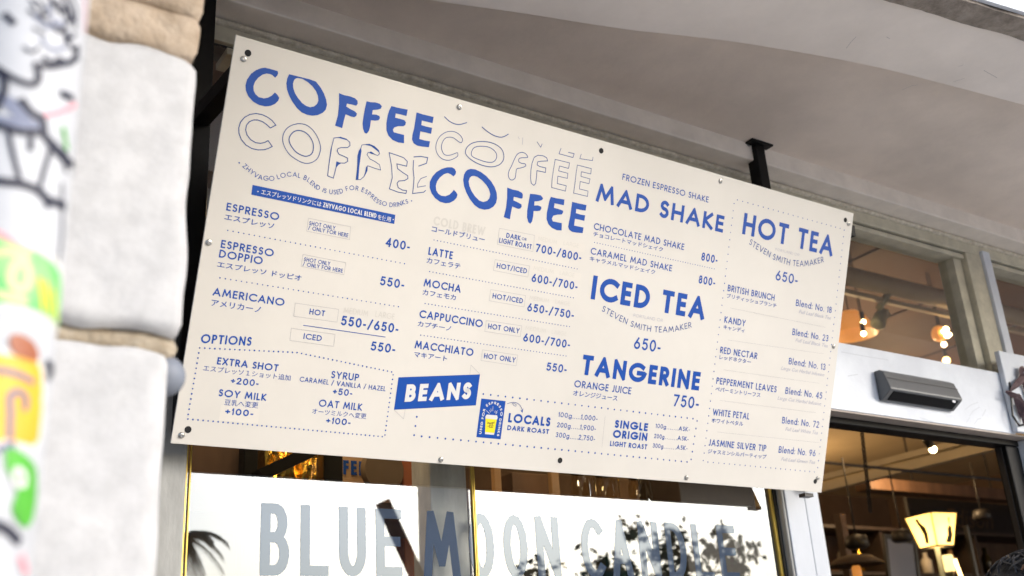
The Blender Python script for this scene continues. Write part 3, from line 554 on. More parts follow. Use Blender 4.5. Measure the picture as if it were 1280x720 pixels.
def put_glyph(bm, ch, cap, w, sx, f, z):   # glyph box at origin; w = stroke width
    wd, strokes = FONT[ch]; W = max(wd*sx, w); k = max(W-w, 0)/W; off = w/2
    for i, stq in enumerate(strokes):
        pts = [('c' if p == 'c' else (off+p[0]*sx*k, w/2+p[1]*(cap-w))) for p in stq]
        stroke(bm, pts, w, z+i*.00004, f)
def text_line(bm, s, p0, p1, cap, wt, z, f, gap=.16):     # p0, p1: baseline ends in the plane
    p0, p1 = Vector(p0), Vector(p1); d = (p1-p0); L = d.length; d.normalize()
    w = wt*cap; lay, nat = layout(s, gap); sx = L/max(nat, .05)
    for _ in range(3): lay, nat = layout(s, gap, wt=w/sx); sx = L/nat
    for q, (ch, x) in enumerate(lay):
        b = p0+d*(x*sx)
        put_glyph(bm, ch, cap, w, sx, lambda X, Y, Z, b=b: f(b.x+d.x*X, b.y+d.y*X+Y, Z), z)
_fc = bpy.data.curves.new('lettering', 'FONT')
_fo = bpy.data.objects.new('lettering', _fc); C.objects.link(_fo)
def font_text(bm, s, p0, p1, h, z, f, bold=.012, shear=0, latin=False):
    _fc.body = s; _fc.offset = bold; _fc.shear = shear; _fc.resolution_u = 2
    bpy.context.view_layer.update()
    ev = _fo.evaluated_get(bpy.context.evaluated_depsgraph_get()); me = ev.to_mesh()
    if not len(me.vertices): ev.to_mesh_clear(); return
    xs = [v.co.x for v in me.vertices]; ys = [v.co.y for v in me.vertices]
    x0, x1 = min(xs), max(xs); y0, y1 = (0, .73) if latin else (min(ys), max(ys))
    p0, p1 = Vector(p0), Vector(p1); d = p1-p0
    vs_ = [bm.verts.new(f(*(p0+d*((v.co.x-x0)/(x1-x0))+Vector((0, 1))*h*(v.co.y-y0)/(y1-y0)), z)) for v in me.vertices]
    for p in me.polygons:
        try: bm.faces.new([vs_[i] for i in p.vertices])
        except ValueError: pass
    ev.to_mesh_clear()
def fill(bm, rings, z, f):
    tr = tessellate_polygon([[Vector((*p, 0)) for p in r] for r in rings]); flat = [p for r in rings for p in r]
    vs_ = [bm.verts.new(f(*p, z)) for p in flat]
    for t in tr:
        try: bm.faces.new([vs_[i] for i in t])
        except ValueError: pass
def smooth_path(P, closed=False, k=5):
    n = len(P); out = []
    for i in range(n if closed else n-1):
        a, b, c, d = (Vector(P[j % n] if closed else P[max(0, min(n-1, j))]) for j in (i-1, i, i+1, i+2))
        for q in range(k):
            t = q/k; out.append(tuple(.5*((2*b)+(c-a)*t+(2*a-5*b+4*c-d)*t*t+(3*b-a-3*c+d)*t**3)))
    if not closed: out.append(tuple(P[-1]))
    return out
def along(P):
    P = [Vector(p) for p in P]; S = [0]
    for a, b in zip(P, P[1:]): S.append(S[-1]+(b-a).length)
    def ev(s):
        s = max(0, min(S[-1], s))
        for i in range(len(S)-1):
            if s <= S[i+1] or i == len(S)-2:
                t = (s-S[i])/max(S[i+1]-S[i], 1e-9); return P[i]+(P[i+1]-P[i])*t, (P[i+1]-P[i]).normalized()
    return ev, S[-1]
def curved_text(bm, s, P, cap, wt, z, f):
    ev, L = along(smooth_path(P)); lay, nat = layout(s, .2, .62); sx = L/nat; lay, nat = layout(s, .2, .62, wt*cap/sx); sx = L/nat
    for ch, x in lay:
        W = max(FONT[ch][0]*sx, wt*cap); p, _ = ev(x*sx+W/2); a, _ = ev(x*sx-.1*cap); b, _ = ev(x*sx+W+.1*cap)
        d = (b-a).normalized(); n = Vector((-d.y, d.x))
        put_glyph(bm, ch, cap, wt*cap, sx, lambda X, Y, Z: f(p.x+d.x*(X-W/2)+n.x*Y, p.y+d.y*(X-W/2)+n.y*Y, Z), z)

# ------------------------------------------------------------------ menu board
TILT, BW, BH = 0.3597, 1.8, 0.7886
BTL = Vector((.5765, 1.6968, 2.8342)); BDN = Vector((0, math.sin(TILT), -math.cos(TILT))); BN = Vector((1, 0, 0)).cross(-BDN)
board = thing('menu_board', BTL+BDN*BH+Vector((BW/2, 0, 0)), 'large cream menu board with blue lettering, hung tilted above the shop window', 'menu board')
def bp(u, v, z=0): return BTL+Vector((1, 0, 0))*(u/1000)+BDN*(v/1000)+BN*z
def bf(x, y, z): return bp(x*1000, -y*1000, z)            # plane coordinates in metres, y upwards
m = MB(); m.prism([bp(0, 0), bp(BW*1000, 0), bp(BW*1000, BH*1000), bp(0, BH*1000)], -BN*.005); m.build('panel', M['panel'], board, bevel=.0008)
m = MB(); m.prism([bp(2, 2, -.0053), bp(BW*1000-2, 2, -.0053), bp(BW*1000-2, BH*1000-2, -.0053), bp(2, BH*1000-2, -.0053)], -BN*.003); m.build('backing_sheet', M['edge'], board)
INK = [M['ink'], M['whiteink'], M['ghost'], M['greyink'], M['thinink'], M['yellowink'], M['darkink'], M['hairline']]
LAYER = .00030
parts = {}
def pm(key, col, role=''):
    return parts.setdefault(key, {}).setdefault((role, col), MB()).bm
def flip(p): return (p[0]/1000, -p[1]/1000)
for key, rings, col in POLYS:
    fill(pm(key, col), [[flip(p) for p in r] for r in rings], LAYER+(.0002 if col else 0)+(.0001 if col == 5 else 0), bf)
cnt = {}
for key, P, closed, wd, col, sm in STROKES:
    P = [flip(p) for p in P]
    if sm: P = smooth_path(P, closed, 4)
    i = cnt[key] = cnt.get(key, 0)+1
    stroke(pm(key, col, 'fine_line' if 'coffee_' not in key else ''), P+(['c'] if closed else []), wd/1000, LAYER+.00035*(key in ('coffee_sticker',))+.00003*(i % 5), bf)
seen = set()
for key, s, u0, v0, u1, v1, cap, wt, style, col in TEXTS:
    tilted = key in ('beans_banner', 'options_heading')
    if not tilted: v0 = v1 = (v0+v1)/2
    z = LAYER+(.0003 if col == 1 else 0)
    a, b = flip((u0, v0)), flip((u1, v1)); first = key not in seen; seen.add(key)
    if col in (1, 2): role = ''
    elif style in 'jjb': role = 'japanese_name'
    elif style in 'is' or '....' in s: role = 'small_print'
    elif s[-1] == '-': role = 'price'
    elif first or cap > 12.4: role = ''
    else: role = 'note'
    bm_ = pm(key, col, role)
    if cap < 25 and style == 'g' and col == 0: wt *= 1.35 if cap < 14 else 1.22
    if style == 'g' or style == 's': text_line(bm_, s, a, b, cap/1000, wt, z, bf)
    elif style == 'i': font_text(bm_, s, a, b, cap/1000, z, bf, 0, .3, True)
    else: font_text(bm_, s, a, b, cap/1000, z, bf, .010 if style == 'jb' else (.002 if any(ord(q) > 0x4e00 for q in s) else .012))
for key, s, P, cap, wt, col, style in CURVES:
    curved_text(pm(key, col, 'arched_text' if key != 'wavy_note' and col != 1 else ''), s, [flip(p) for p in P], cap/1000, wt, LAYER+(.0003 if col == 1 else 0), bf)
def disc(bm, c, r, z, n=10):
    vs_ = [bm.verts.new(bf(c[0]+r*math.cos(2*PI*k/n), c[1]+r*math.sin(2*PI*k/n), z)) for k in range(n)]; bm.faces.new(vs_)
for key, P, n, dm, closed in DOTS:
    ev, L = along([flip(p) for p in P])
    for i in range(n):
        p, _ = ev(L*i/max(n-1, 1)); disc(pm(key, 0), p, dm/1550*random.uniform(.9, 1.08), LAYER)
for p in STRIPDOT: disc(pm('note_strip', 1), flip(p), .0013, LAYER+.0003)
plab = {'beans_banner': 'blue banner reading BEANS in white', 'coffee_sticker': 'blue sticker with a yellow takeaway cup', 'note_strip': 'blue strip with white Japanese note', 'outlined_coffee_lettering': 'COFFEE in thin outlined wavy letters', 'coffee_lettering': 'COFFEE in solid blue wavy letters'}
for key, cols in parts.items():
    base = key.split('#')[0]; lead = None
    for role, col in sorted(cols):
        nm = base if lead is None else role or {0: 'blue_print', 1: 'white_print', 2: 'faded_print', 3: 'grey_print', 4: 'thin_print', 5: 'yellow_print', 6: 'dark_print', 7: 'hairline'}[col]
        o = cols[(role, col)].build(nm, INK[col], lead or board, norm=False)
        if lead is None:
            lead = o
            if base in plab: o['label'] = plab[base]
for u0, v0, u1, v1 in ((1246, 195, 1324, 236), (1246, 257, 1326, 296), (84, 708, 162, 738), (745, 253, 888, 272), (746, 322, 888, 340)):
    m = MB(); m.face([bp(u0, v1, .00012), bp(u1, v1, .00012), bp(u1, v0, .00012), bp(u0, v0, .00012)]); m.build('price_patch', M['patch'], board, norm=False)
for nm, u, v in FIX:
    m = MB()
    Mx = Matrix.Translation(bp(u, v)) @ Matrix((Vector((1, 0, 0)), BN.cross(Vector((1, 0, 0))), BN)).transposed().to_4x4()
    if nm == 'screw':
        m.lathe([(.0062, .0001), (.0062, .0012), (.0048, .0030), (.0026, .0037), (.0022, .0022), (0, .0022)], seg=16, M=Mx)
        m.build('screw', M['steelscrew'], board, smooth=False)
    else:
        m.lathe([(.0066, .00008), (.0066, .0005), (.0060, .00055), (0, .00055)], seg=20, M=Mx); m.build('drilled_hole', M['hole'], board)
# the clamp that carries the lower right corner
bx('bracket', M['iron'], board, 2.318, 2.352, 1.983, 2.005, 2.085, 2.0945)
# ------------------------------------------------------------------ ground
def sheet(name, m_, x0, x1, y0, y1, z):
    m = MB(); m.face([(x0, y0, z), (x1, y0, z), (x1, y1, z), (x0, y1, z)]); return tag(m.build(name, m_), None, None, kind='structure')
sheet('ground', M['pave'], -300, 300, -300, 300, 0)
# ------------------------------------------------------------------ shop interior shell
sheet('floor', M['floorin'], -.6, 14, 2.14, 10.4, .02)
G0 = 2.093
def shell(name, mt, *b):
    return tag(bx(name, mt, None, *b), None, None, kind='structure')
shell('wall', M['wallin'], -.7, 14.1, 10.4, 10.55, 0, 4.4)
shell('wall', M['wallin'], -.75, -.6, 2.2, 10.4, 0, 4.4)
shell('wall', M['wallin'], 14, 14.15, 2.2, 10.4, 0, 4.4)
ceil = shell('ceiling', M['ceil'], -.7, 14.1, 2.24, 6, 4.2, 4.3)
shell('ceiling', M['ceil2'], -.7, 14.1, 6.002, 10.5, 4.19, 4.3)
shell('roof', M['concrete'], -3, 15, 2.21, 10.7, 4.4, 4.6)
fw = tag(bx('upper_wall', M['concrete'], None, -3, 15, 2.2, 2.235, 3.2, 4.6), 'plain painted concrete wall above the canopy', 'wall')
# ------------------------------------------------------------------ canopy over the pavement
ZS = 3.229
cp = thing('canopy', (3, 1.6, 3.1), 'grey painted concrete canopy overhanging the shop front above the menu board', 'canopy')
YB = 2.034
bx('soffit', M['concrete'], cp, .2, 12, 1.2, YB, ZS, ZS+.12)
zA = at(784, 152, YB).z
bx('drop_beam', M['trim'], cp, .2, 12, YB, 2.2, zA, ZS+.10, bevel=.004)
# thicker outer slab with a gently curved inner edge
ZE = 3.13
edge = [atz(x, y, ZE) for x, y in ((300, -40), (430, -16), (560, 4.5), (650, 17), (774, 36.5), (850, 45), (920, 53.4), (980, 63), (1038, 73), (1110, 88), (1200, 111), (1280, 132))]
e2 = smooth_path([(p.x, p.y) for p in edge], False, 4)
e2 = [(e2[0][0]-1.0, e2[0][1]+.1)]+e2+[(e2[-1][0]+6, e2[-1][1]-1.0)]
out = [atz(x, y, ZE) for x, y in ((1126, 0), (1180, 15), (1280, 45))]
dx = (out[2]-out[0]).normalized()
def outy(x, o=0): return out[0].y+(x-out[0].x)*dx.y/dx.x-o
ring = [Vector((x, y, ZE)) for x, y in e2]+[Vector((e2[-1][0], outy(e2[-1][0]), ZE)), Vector((e2[0][0], outy(e2[0][0]), ZE))]
m = MB(); m.prism(ring[::-1], (0, 0, .30)); m.build('outer_slab', M['concrete2'], cp, bevel=.004)
# rough stone lip along the outer edge
lip = atz(1250, 9, ZE); lw = outy(lip.x)-lip.y
m = MB(); xs = [ring[0].x+i*.02 for i in range(int((ring[-2].x-ring[0].x)/.02))]
rows = []
for x in xs:
    y = outy(x); n1 = noise.noise(Vector((x*9, 0, 1)))*.006+noise.noise(Vector((x*31, 2, 1)))*.004
    n2 = noise.noise(Vector((x*12, 7, 3)))*.005+noise.noise(Vector((x*60, 7, 3)))*.002
    rows.append([m.bm.verts.new(p) for p in ((x, y+.012+n1, ZE-.001+n1*.2), (x, y+.004+n1, ZE-.012+n2*.5), (x, y-lw*.5, ZE-.016+n2), (x, y-lw+n2*.5, ZE-.014+n1*.5), (x, y-lw+.004+n2, ZE+.004), (x, y-lw+.006, ZE+.32), (x, y+.01, ZE+.32))])
for A, B in zip(rows, rows[1:]):
    for k in range(6): m.bm.faces.new((A[k], A[k+1], B[k+1], B[k]))
m.build('stone_lip', M['rawstone'], cp)
m = MB(); f0, f1 = xs[0], xs[-1]; ya, yb = outy(f0)-lw, outy(f1)-lw
m.prism([(f0, ya-.012, ZE-.004), (f0, ya-.0005, ZE-.004), (f0, ya-.0005, ZE+.6), (f0, ya-.012, ZE+.6)], (f1-f0, yb-ya, 0)); m.build('white_fascia', M['whitepaint'], cp)
bx('added_shade_slab', M['concrete2'], cp, -1.6, 1.15, -.35, outy(1.25)-lw-.02, ZE+.002, ZE+.28)  # unseen slab, added to shade the board's upper left and the soffit
for q in (((1128, 112), (1140, 107), (1147, 106)), ((1192, 102), (1205, 98)), ((1058, 60), (1064, 52), (1070, 46)), ((1198, 83), (1204, 81)), ((1230, 88), (1246, 97)), ((1108, 46), (1112, 48))):
    m = MB(); stroke(m.bm, [tuple(atz(*p, ZE).xy) for p in q], .0015, 0, lambda x, y, z: Vector((x, y, ZE-.0004))); m.build('crack', M['crack'], cp, norm=False)
# ------------------------------------------------------------------ shop front
P0 = 2.06
def X(px, py, Y=P0): return at(px, py, Y).x
def Z(px, py, Y=P0): return at(px, py, Y).z
P1 = 2.112
zm = (at(860, 197, P1).z+at(1220, 305, P1).z)/2
zB = at(1135, 294.8, P1).z; zC = at(1125, 305.6, P1+.03).z
zL0 = at(1134, 444, P0).z; zE = at(1159, 527, P0).z
xm0, xm1 = X(1206, 315, P1), X(1236.5, 320, P1-.01)
xpost0, xpost1 = X(979.7, 612.6), X(1022.5, 616)
fr = thing('shop_front_frame', (2, P0, 3), 'olive grey frame and chipped moulding running along the top of the shop front', 'window frame')
# moulding: rough bead under the drop beam
m = MB(); rows = []
x = -.2
while x < 9:
    j = noise.noise(Vector((x*14, 3, 5)))*.0035+noise.noise(Vector((x*45, 3, 5)))*.002
    rows.append([m.bm.verts.new((x, y, z+j)) for y, z in ((2.135, zA-.0005), (P1+.004, zA-.0007), (P1-.004+j, zm+.005), (P1-.006+j, zm), (P1-.004, zm-.006+j*.6), (P1+.004, zm-.011), (2.135, zm-.011))]); x += .025
for A, B in zip(rows, rows[1:]):
    for k in range(6): m.bm.faces.new((A[k], A[k+1], B[k+1], B[k]))
m.build('moulding', M['mould'], fr)
bx('head_rail', M['olive'], fr, -.2, 9, P1, 2.2, zB, zm-.0115, bevel=.003)
bx('gasket', M['iron'], fr, -.2, 9, P1+.014, 2.19, zB-.006, zB-.0005)
bx('inner_rail', M['olive'], fr, .7, xm0-.0005, P1+.008, 2.2, zC, zB-.0065, bevel=.002)
bx('inner_rail', M['olive'], fr, xm1+.03, 9, P1+.008, 2.2, zC, zB-.0065, bevel=.002)
mu = thing('window_mullion', (xm0, P0, zL0), 'olive grey upright between the two high windows with white outer edge', 'mullion')
xe = X(1222.5, 310, P1)
bx('jamb', M['olive'], mu, xm0, xe-.0005, P1-.002, 2.2, zL0+.002, zB-.001, bevel=.003)
bx('reveal', M['olive'], mu, xm0-.055, xm0-.005, P1+.02, 2.2, zL0+.002, zC-.001, bevel=.002)
bx('edge_strip', M['scuff'], mu, xe, xm1, P1-.014, 2.19, zL0+.004, zB+.02, bevel=.003)
tr = thing('high_window', (3.1, 2.1, zL0), 'high window beside the menu board with warm lamps glowing behind its glass', 'window')
bx('pane', M['glass2'], tr, xpost0-.4, xm0-.056, 2.165, 2.171, zL0-.02, zC+.01)
bx('sill', M['olive'], tr, xpost0-.4, xm0, 2.10, 2.2, zL0-.045, zL0-.002, bevel=.002)
tr2 = thing('high_window', (4.3, 2.1, zL0), 'high dark window at the right edge of the picture above the ornament panel', 'window')
bx('pane', M['glass2'], tr2, xm1+.002, 9, 2.165, 2.171, zL0-.02, zC+.01)
bx('sill', M['olive'], tr2, xm1, 9, 2.10, 2.2, zL0-.045, zL0-.002, bevel=.002)
# white board over the door
xr = X(1258, 500)
lin = thing('door_lintel', (3, P0, zE), 'scuffed white painted board above the doorway holding the sensor', 'lintel')
bx('panel', M['scuff'], lin, xpost0-.02, xr+.012, P0, 2.098, zE, zL0, bevel=.002)
zT = at(1159, 535, 2.13).z
bx('underside_strip', M['taupe'], lin, xpost0-.02, 9, P0+.003, 2.14, zE-.006, zE-.0005)
for q in (((1206, 512), (1214, 506), (1222, 503)), ((1212, 520), (1216, 514), (1224, 509)), ((1208, 528), (1212, 522)), ((1218, 530), (1222, 524), (1226, 523)), ((1228, 520), (1232, 512)), ((1060, 470), (1072, 468)), ((1150, 522), (1166, 527)), ((1052, 440), (1085, 446), (1110, 450))):
    m = MB(); stroke(m.bm, [(at(*p, P0).x, at(*p, P0).z) for p in q], .003, 0, lambda x, y, z: Vector((x, P0-.0004, y))); m.build('scuff_mark', M['scuffmark'], lin, norm=False)
op = thing('ornament_panel', (xr+.3, P0, zE), 'white painted panel at the right edge carrying a dried leaf ornament', 'panel')
zP = Z(1240, 436.5, P0-.02)
bx('panel', M['whitepaint'], op, xr-.012, 9, P0-.022, P0-.002, zE+.002, zP, bevel=.003)
wp = thing('white_post', (xpost0, P0, 1), 'white painted boarded post between the lettered window and the doorway', 'post')
xs2 = X(1010, 650)
bx('board', M['postpaint'], wp, xpost0+.001, xs2, P0, 2.12, 0, zE-.007, bevel=.003)
bx('board', M['postpaint'], wp, xs2+.0015, xpost1, P0+.001, 2.12, 0, zE-.007, bevel=.004)
bx('metal_edge', M['sensor'], wp, xpost1+.0005, xpost1+.006, P0+.006, 2.15, 0, zE-.007)
# black door frame
dr = thing('door_frame', (3, 2.13, 0), 'black door frame round the open doorway', 'door frame')
zD1 = at(1140, 543.5, 2.13).z
xj0, xj1 = X(1251, 556, 2.13), X(1267, 556, 2.13)
bx('head', M['black'], dr, xpost1+.002, xj1, 2.11, 2.17, zD1, zE-.0065, bevel=.003)
bx('jamb', M['black'], dr, xj0, xj1, 2.112, 2.16, 0, zD1-.001, bevel=.006)
bx('jamb', M['black'], dr, xpost1+.007, xpost1+.02, 2.122, 2.17, 0, zD1-.001, bevel=.003)
bx('stop', M['iron'], dr, xj0-.006, xj0-.0005, 2.13, 2.15, 0, zD1-.002)
rw = thing('shop_wall', (xj1+.5, P0, 1), 'white painted wall to the right of the black door frame', 'wall')
bx('facing', M['whitepaint'], rw, xj1+.002, 9, P0+.004, 2.13, 0, zE-.007, bevel=.003)
# sensor
s0, s1 = at(1097, 466, P0-.03), at(1198, 505, P0-.03)
sn = thing('door_sensor', (s0.x, P0, s1.z), 'slim grey automatic door sensor mounted on the white lintel board', 'sensor')
zt = at(1148, 474, P0).z; zb = at(1148, 503, P0-.04).z; sx0, sx1 = X(1105, 480, P0-.03), X(1194, 490, P0-.03)
prof = [(P0, zt), (P0-.020, zt), (P0-.034, zt-.010), (P0-.051, zb+.034), (P0-.052, zb+.028), (P0-.047, zb+.024), (P0-.012, zb), (P0, zb)]
m = MB(); m.prism([(sx0, y, z) for y, z in prof], (sx1-sx0, 0, 0)); m.build('housing', M['sensor'], sn, bevel=.004)
m = MB(); m.prism([(sx0+.02, P0-.0455, zb+.0235), (sx0+.02, P0-.016, zb+.0032), (sx0+.02, P0-.0172, zb+.0015), (sx0+.02, P0-.0467, zb+.0218)], (sx1-sx0-.04, 0, 0)); m.build('lens_strip', M['sensordark'], sn)
m = MB(); m.bar((sx0+.002, P0-.0435, zt-.032), (sx1-.002, P0-.0435, zt-.032), .0012, .0012); m.build('seam', M['iron'], sn)
bc = Vector((sx1-.055, P0-.0525, zb+.017)); m = MB()
m.lathe([(.009, 0), (.009, .001), (0, .0015)], seg=18, M=Matrix.Translation(bc) @ Matrix.Rotation(math.radians(84), 4, 'X') @ Matrix.Diagonal((1, .5, 1, 1))); m.build('badge', M['badge'], sn)
# ------------------------------------------------------------------ lettered window
xw0 = X(221, 650, G0); xw1 = X(968, 650, G0); xq = X(592.5, 650, G0)
lw_ = thing('lettered_window', (1.4, G0, 1), 'large shop window reading BLUE MOON CANDLE and mirroring the bright sky', 'window')
for a, b in ((xw0, xq-.006), (xq+.006, xw1)): bx('pane', M['glass'], lw_, a, b, G0, G0+.008, .5, zB-.03)
def bead(x, wd): bx('glazing_bead', M['brass'], lw_, x, x+wd, G0-.006, G0-.0005, .5, zB-.012)
bead(X(226.8, 650, G0), .0052); bead(X(233.2, 650, G0), .0026)
bead(xq-.004, .0018); bead(xq+.0003, .003); bead(xw1-.008, .002); bead(xw1-.004, .0035)
bx('jamb', M['greyframe'], lw_, X(196, 600, P0-.02), xw0-.001, P0-.02, 2.12, 0, zB-.012, bevel=.006)
bx('jamb', M['iron'], lw_, xw1+.0005, xw1+.008, P0+.02, 2.14, 0, zB-.012)
bx('jamb', M['greyframe'], lw_, xw1+.009, xpost0-.0005, P0+.002, 2.14, 0, zB-.012, bevel=.004)
bx('base_panel', M['greyframe'], lw_, xw0, xw1, P0+.01, 2.12, 0, .498, bevel=.004)
col0 = X(538, 650, 2.13); col1 = X(584, 650, 2.13)
pc = thing('inner_column', (col0, 2.2, 0), 'rough grey upright standing just behind the lettered glass', 'column')
bx('shaft', M['palecol'], pc, col0, col1, 2.125, 2.215, 0, 3.37, bevel=.004)
# vinyl letters on the street face of the glass
gf = lambda x, y, z: Vector((x, G0-z, y))
zb1 = at(325, 719.5, G0).z; capz = at(326, 628.5, G0).z-zb1
for wd_, xa, xb in (('BLUE', 325, 502.5), ('MOON', 529, 700), ('CANDLE', 727, 921)):
    x0, x1 = X(xa, 690, G0), X(xb, 690, G0)
    tot = sum(.40 if ch not in 'M' else .55 for ch in wd_); gap = .15
    un = (x1-x0)/(tot+gap*(len(wd_)-1)); xx = x0
    for ch in wd_:
        wch = (.40 if ch not in 'M' else .55)*un
        m = MB(); put_glyph(m.bm, ch, capz, .021, wch/FONT[ch][0], lambda Xx, Yy, Zz, xx=xx: gf(xx+Xx, zb1+Yy, Zz), .0006)
        m.build('window_letter', M['decal'], lw_, norm=False)['label'] = 'navy vinyl letter '+ch
        xx += wch+gap*un
# ------------------------------------------------------------------ steel hangers of the board
pl = [atz(x, y, ZS-.005) for x, y in ((923.9, 182.6), (934.6, 175.8), (967.7, 187), (956.5, 193.3))]
cx = sum(p.x for p in pl)/4; cy = sum(p.y for p in pl)/4
hp = thing('hanging_post', (cx, cy, ZS), 'black square steel post bolted under the soffit behind the right end of the board', 'post', 'black steel posts carrying the menu board')
pw = .021
hx = at(947, 205, cy).x
bx('shaft', M['black'], hp, hx-pw, hx+pw, cy-pw, cy+pw, 2.125, ZS-.0075, bevel=.003)
bx('flange', M['black'], hp, hx-.047, hx+.047, cy-.036, cy+.033, ZS-.007, ZS-.0005, bevel=.001)
for sx_ in (-1, 1):
    m = MB(); m.lathe([(.0075, 0), (.0075, -.004), (.004, -.0055), (0, -.0055)], (hx+sx_*.034, cy, ZS-.0072), 6); m.build('bolt', M['steelscrew'], hp)
lp = thing('hanging_post', (.61, cy, ZS), 'tall black square steel post with a slanted strut at the left end of the board', 'post', 'black steel posts carrying the menu board')
lx0, lx1 = X(248, 0, cy-pw), X(271, 0, cy-pw)
bx('shaft', M['black'], lp, lx0, lx1, cy-pw, cy+pw, 2.125, ZS-.0075, bevel=.003)
bx('flange', M['black'], lp, lx0-.03, lx1+.03, cy-.036, cy+.033, ZS-.007, ZS-.0005)
s_a = at(250, 140, cy-pw); s_a.x = (lx0+lx1)/2-.002
s_b = bp(10, 40, -.03); s_b.x = max(s_b.x, s_a.x+.005)
m = MB(); m.bar(s_a+Vector((0, .01, -.012)), s_b, .036, .036); m.build('strut', M['black'], lp, bevel=.002)
s_c = s_b.copy(); s_c.x = hx; m = MB(); m.bar(Vector((hx, cy-.01, s_a.z-.01)), s_c, .034, .034); m.build('strut', M['black'], hp, bevel=.002)
# ------------------------------------------------------------------ stone pillar in the foreground
YP = 1.0
pil = thing('stone_pillar', (.2, YP+.1, 0), 'white painted stone pillar with raw tan blocks and joints, out of focus', 'pillar')
def block(name, mt, x0, x1, z0, z1, y0=YP, amp=.004, seed=0, dep=.22, r=.014):
    nx, nz = max(2, int((x1-x0)/.010)), max(2, int((z1-z0)/.010)); m = MB(); g = []
    for i in range(nx+1):
        rowv = []
        for k in range(nz+1):
            u_, v_ = i/nx, k/nz; x = x0+(x1-x0)*u_; z = z0+(z1-z0)*v_
            ex = min(x-x0, x1-x); ez = min(z-z0, z1-z)
            q = max(0, 1-ex/r)**2+max(0, 1-ez/r)**2
            d = noise.noise(Vector((x*12+seed, z*12, seed)))*amp+noise.noise(Vector((x*40+seed, z*40, seed)))*amp*.4
            wob = noise.noise(Vector((z*14, seed, 2)))*amp*1.2*max(0, 1-ex/.05); wz = noise.noise(Vector((x*22, seed, 9)))*amp*1.3*max(0, 1-ez/.04)
            rowv.append(m.bm.verts.new((x-(wob if u_ > .5 else -wob)-(r*.5*max(0, 1-ez/r)**2)*(1 if u_ > .5 else -1)*max(0, 1-ex/.03), y0+q*r*.8+d, z+wz)))
        g.append(rowv)
    for i in range(nx):
        for k in range(nz): m.bm.faces.new((g[i][k], g[i+1][k], g[i+1][k+1], g[i][k+1]))
    per = [g[i][0] for i in range(nx+1)]+[g[nx][k] for k in range(1, nz+1)]+[g[i][nz] for i in range(nx-1, -1, -1)]+[g[0][k] for k in range(nz-1, 0, -1)]
    bk = [m.bm.verts.new((v.co.x, y0+dep, v.co.z)) for v in per]
    for i in range(len(per)): m.bm.faces.new((per[i], bk[i], bk[(i+1) % len(per)], per[(i+1) % len(per)]))
    m.bm.faces.new(bk)
    return m.build(name, mt, pil, smooth=True)
px1 = at(236, 250, YP).x; px2 = at(200, 500, YP).x+.006
zt1 = at(170, 55, YP).z; zj1 = at(170, 408, YP).z; zj0 = at(170, 436, YP).z
zt2 = at(215, 12, YP).z
block('tan_block', M['stonetan'], -.25, px1+.002, zt1+.003, zt2-.0015, seed=3, amp=.006, r=.005)
block('tan_block', M['stonetan'], -.25, px1+.006, zt2+.0015, zt2+.5, seed=5, amp=.006, r=.005)
block('white_block', M['stonewhite'], -.25, px1, zj1, zt1, y0=YP-.003, seed=1, r=.006, amp=.005)
block('white_block', M['stonewhite'], -.25, px2, 1.2, zj0, y0=YP-.001, seed=2, r=.005, amp=.004)
block('white_block', M['stonewhite'], -.25, px2+.02, 0, 1.185, y0=YP-.001, seed=4)
block('mortar_joint', M['mortar'], -.25, px2+.012, zj0+.0005, zj1-.0005, y0=YP+.010, seed=6, dep=.2, r=.006)
block('mortar_joint', M['mortar'], -.25, px2, 1.1855, 1.1995, y0=YP+.012, seed=7, dep=.2, r=.004)
kc = at(207, 470, YP+.03); kr = .0205
m = MB(); m.lathe([(kr*math.cos(a), kr*math.sin(a)*.92) for a in [math.radians(-90+180*i/16) for i in range(17)]], (0, 0, 0), 24, Matrix.Translation(kc) @ Matrix.Rotation(math.radians(70), 4, 'Y'))
kn = m.build('rail_knob', M['knob'], None, smooth=True); tag(kn, 'small round grey knob at the edge of the white pillar beside the board', 'knob')
# ------------------------------------------------------------------ sticker covered pole
dp = ray(0, 360); PC = Vector((.0764, .624, 0)); PR = .0363
sp = thing('street_pole', (PC.x, PC.y, 0), 'round white pole covered in graffiti and stickers, close and out of focus', 'pole')
m = MB(); m.lathe([(PR, 0), (PR, 3.6)], (PC.x, PC.y, 0), 64); m.build('shaft', M['polewhite'], sp, smooth=True)
def cyl(px, py, off=0):                    # point of the pole's surface seen at a pixel
    d = ray(px, py); r_ = PR; a = d.x*d.x+d.y*d.y; b = -2*(d.x*PC.x+d.y*PC.y); c = PC.x**2+PC.y**2-r_*r_
    D = b*b-4*a*c; t = (-b-math.sqrt(max(D, 0)))/(2*a); p = EYE+d*t
    return math.atan2(p.y-PC.y, p.x-PC.x), p.z
def cyl_f(off):
    return lambda s, z, o: Vector((PC.x+(PR+off+o)*math.cos(s/PR), PC.y+(PR+off+o)*math.sin(s/PR), z))
def cyl_stroke(bm, pts, wd, off, closed=False):
    P = []
    for q in pts: a, z = cyl(*q); P.append((a*PR, z))
    P = smooth_path(P, closed, 5); stroke(bm, P+(['c'] if closed else []), wd*.78, 0, cyl_f(off))
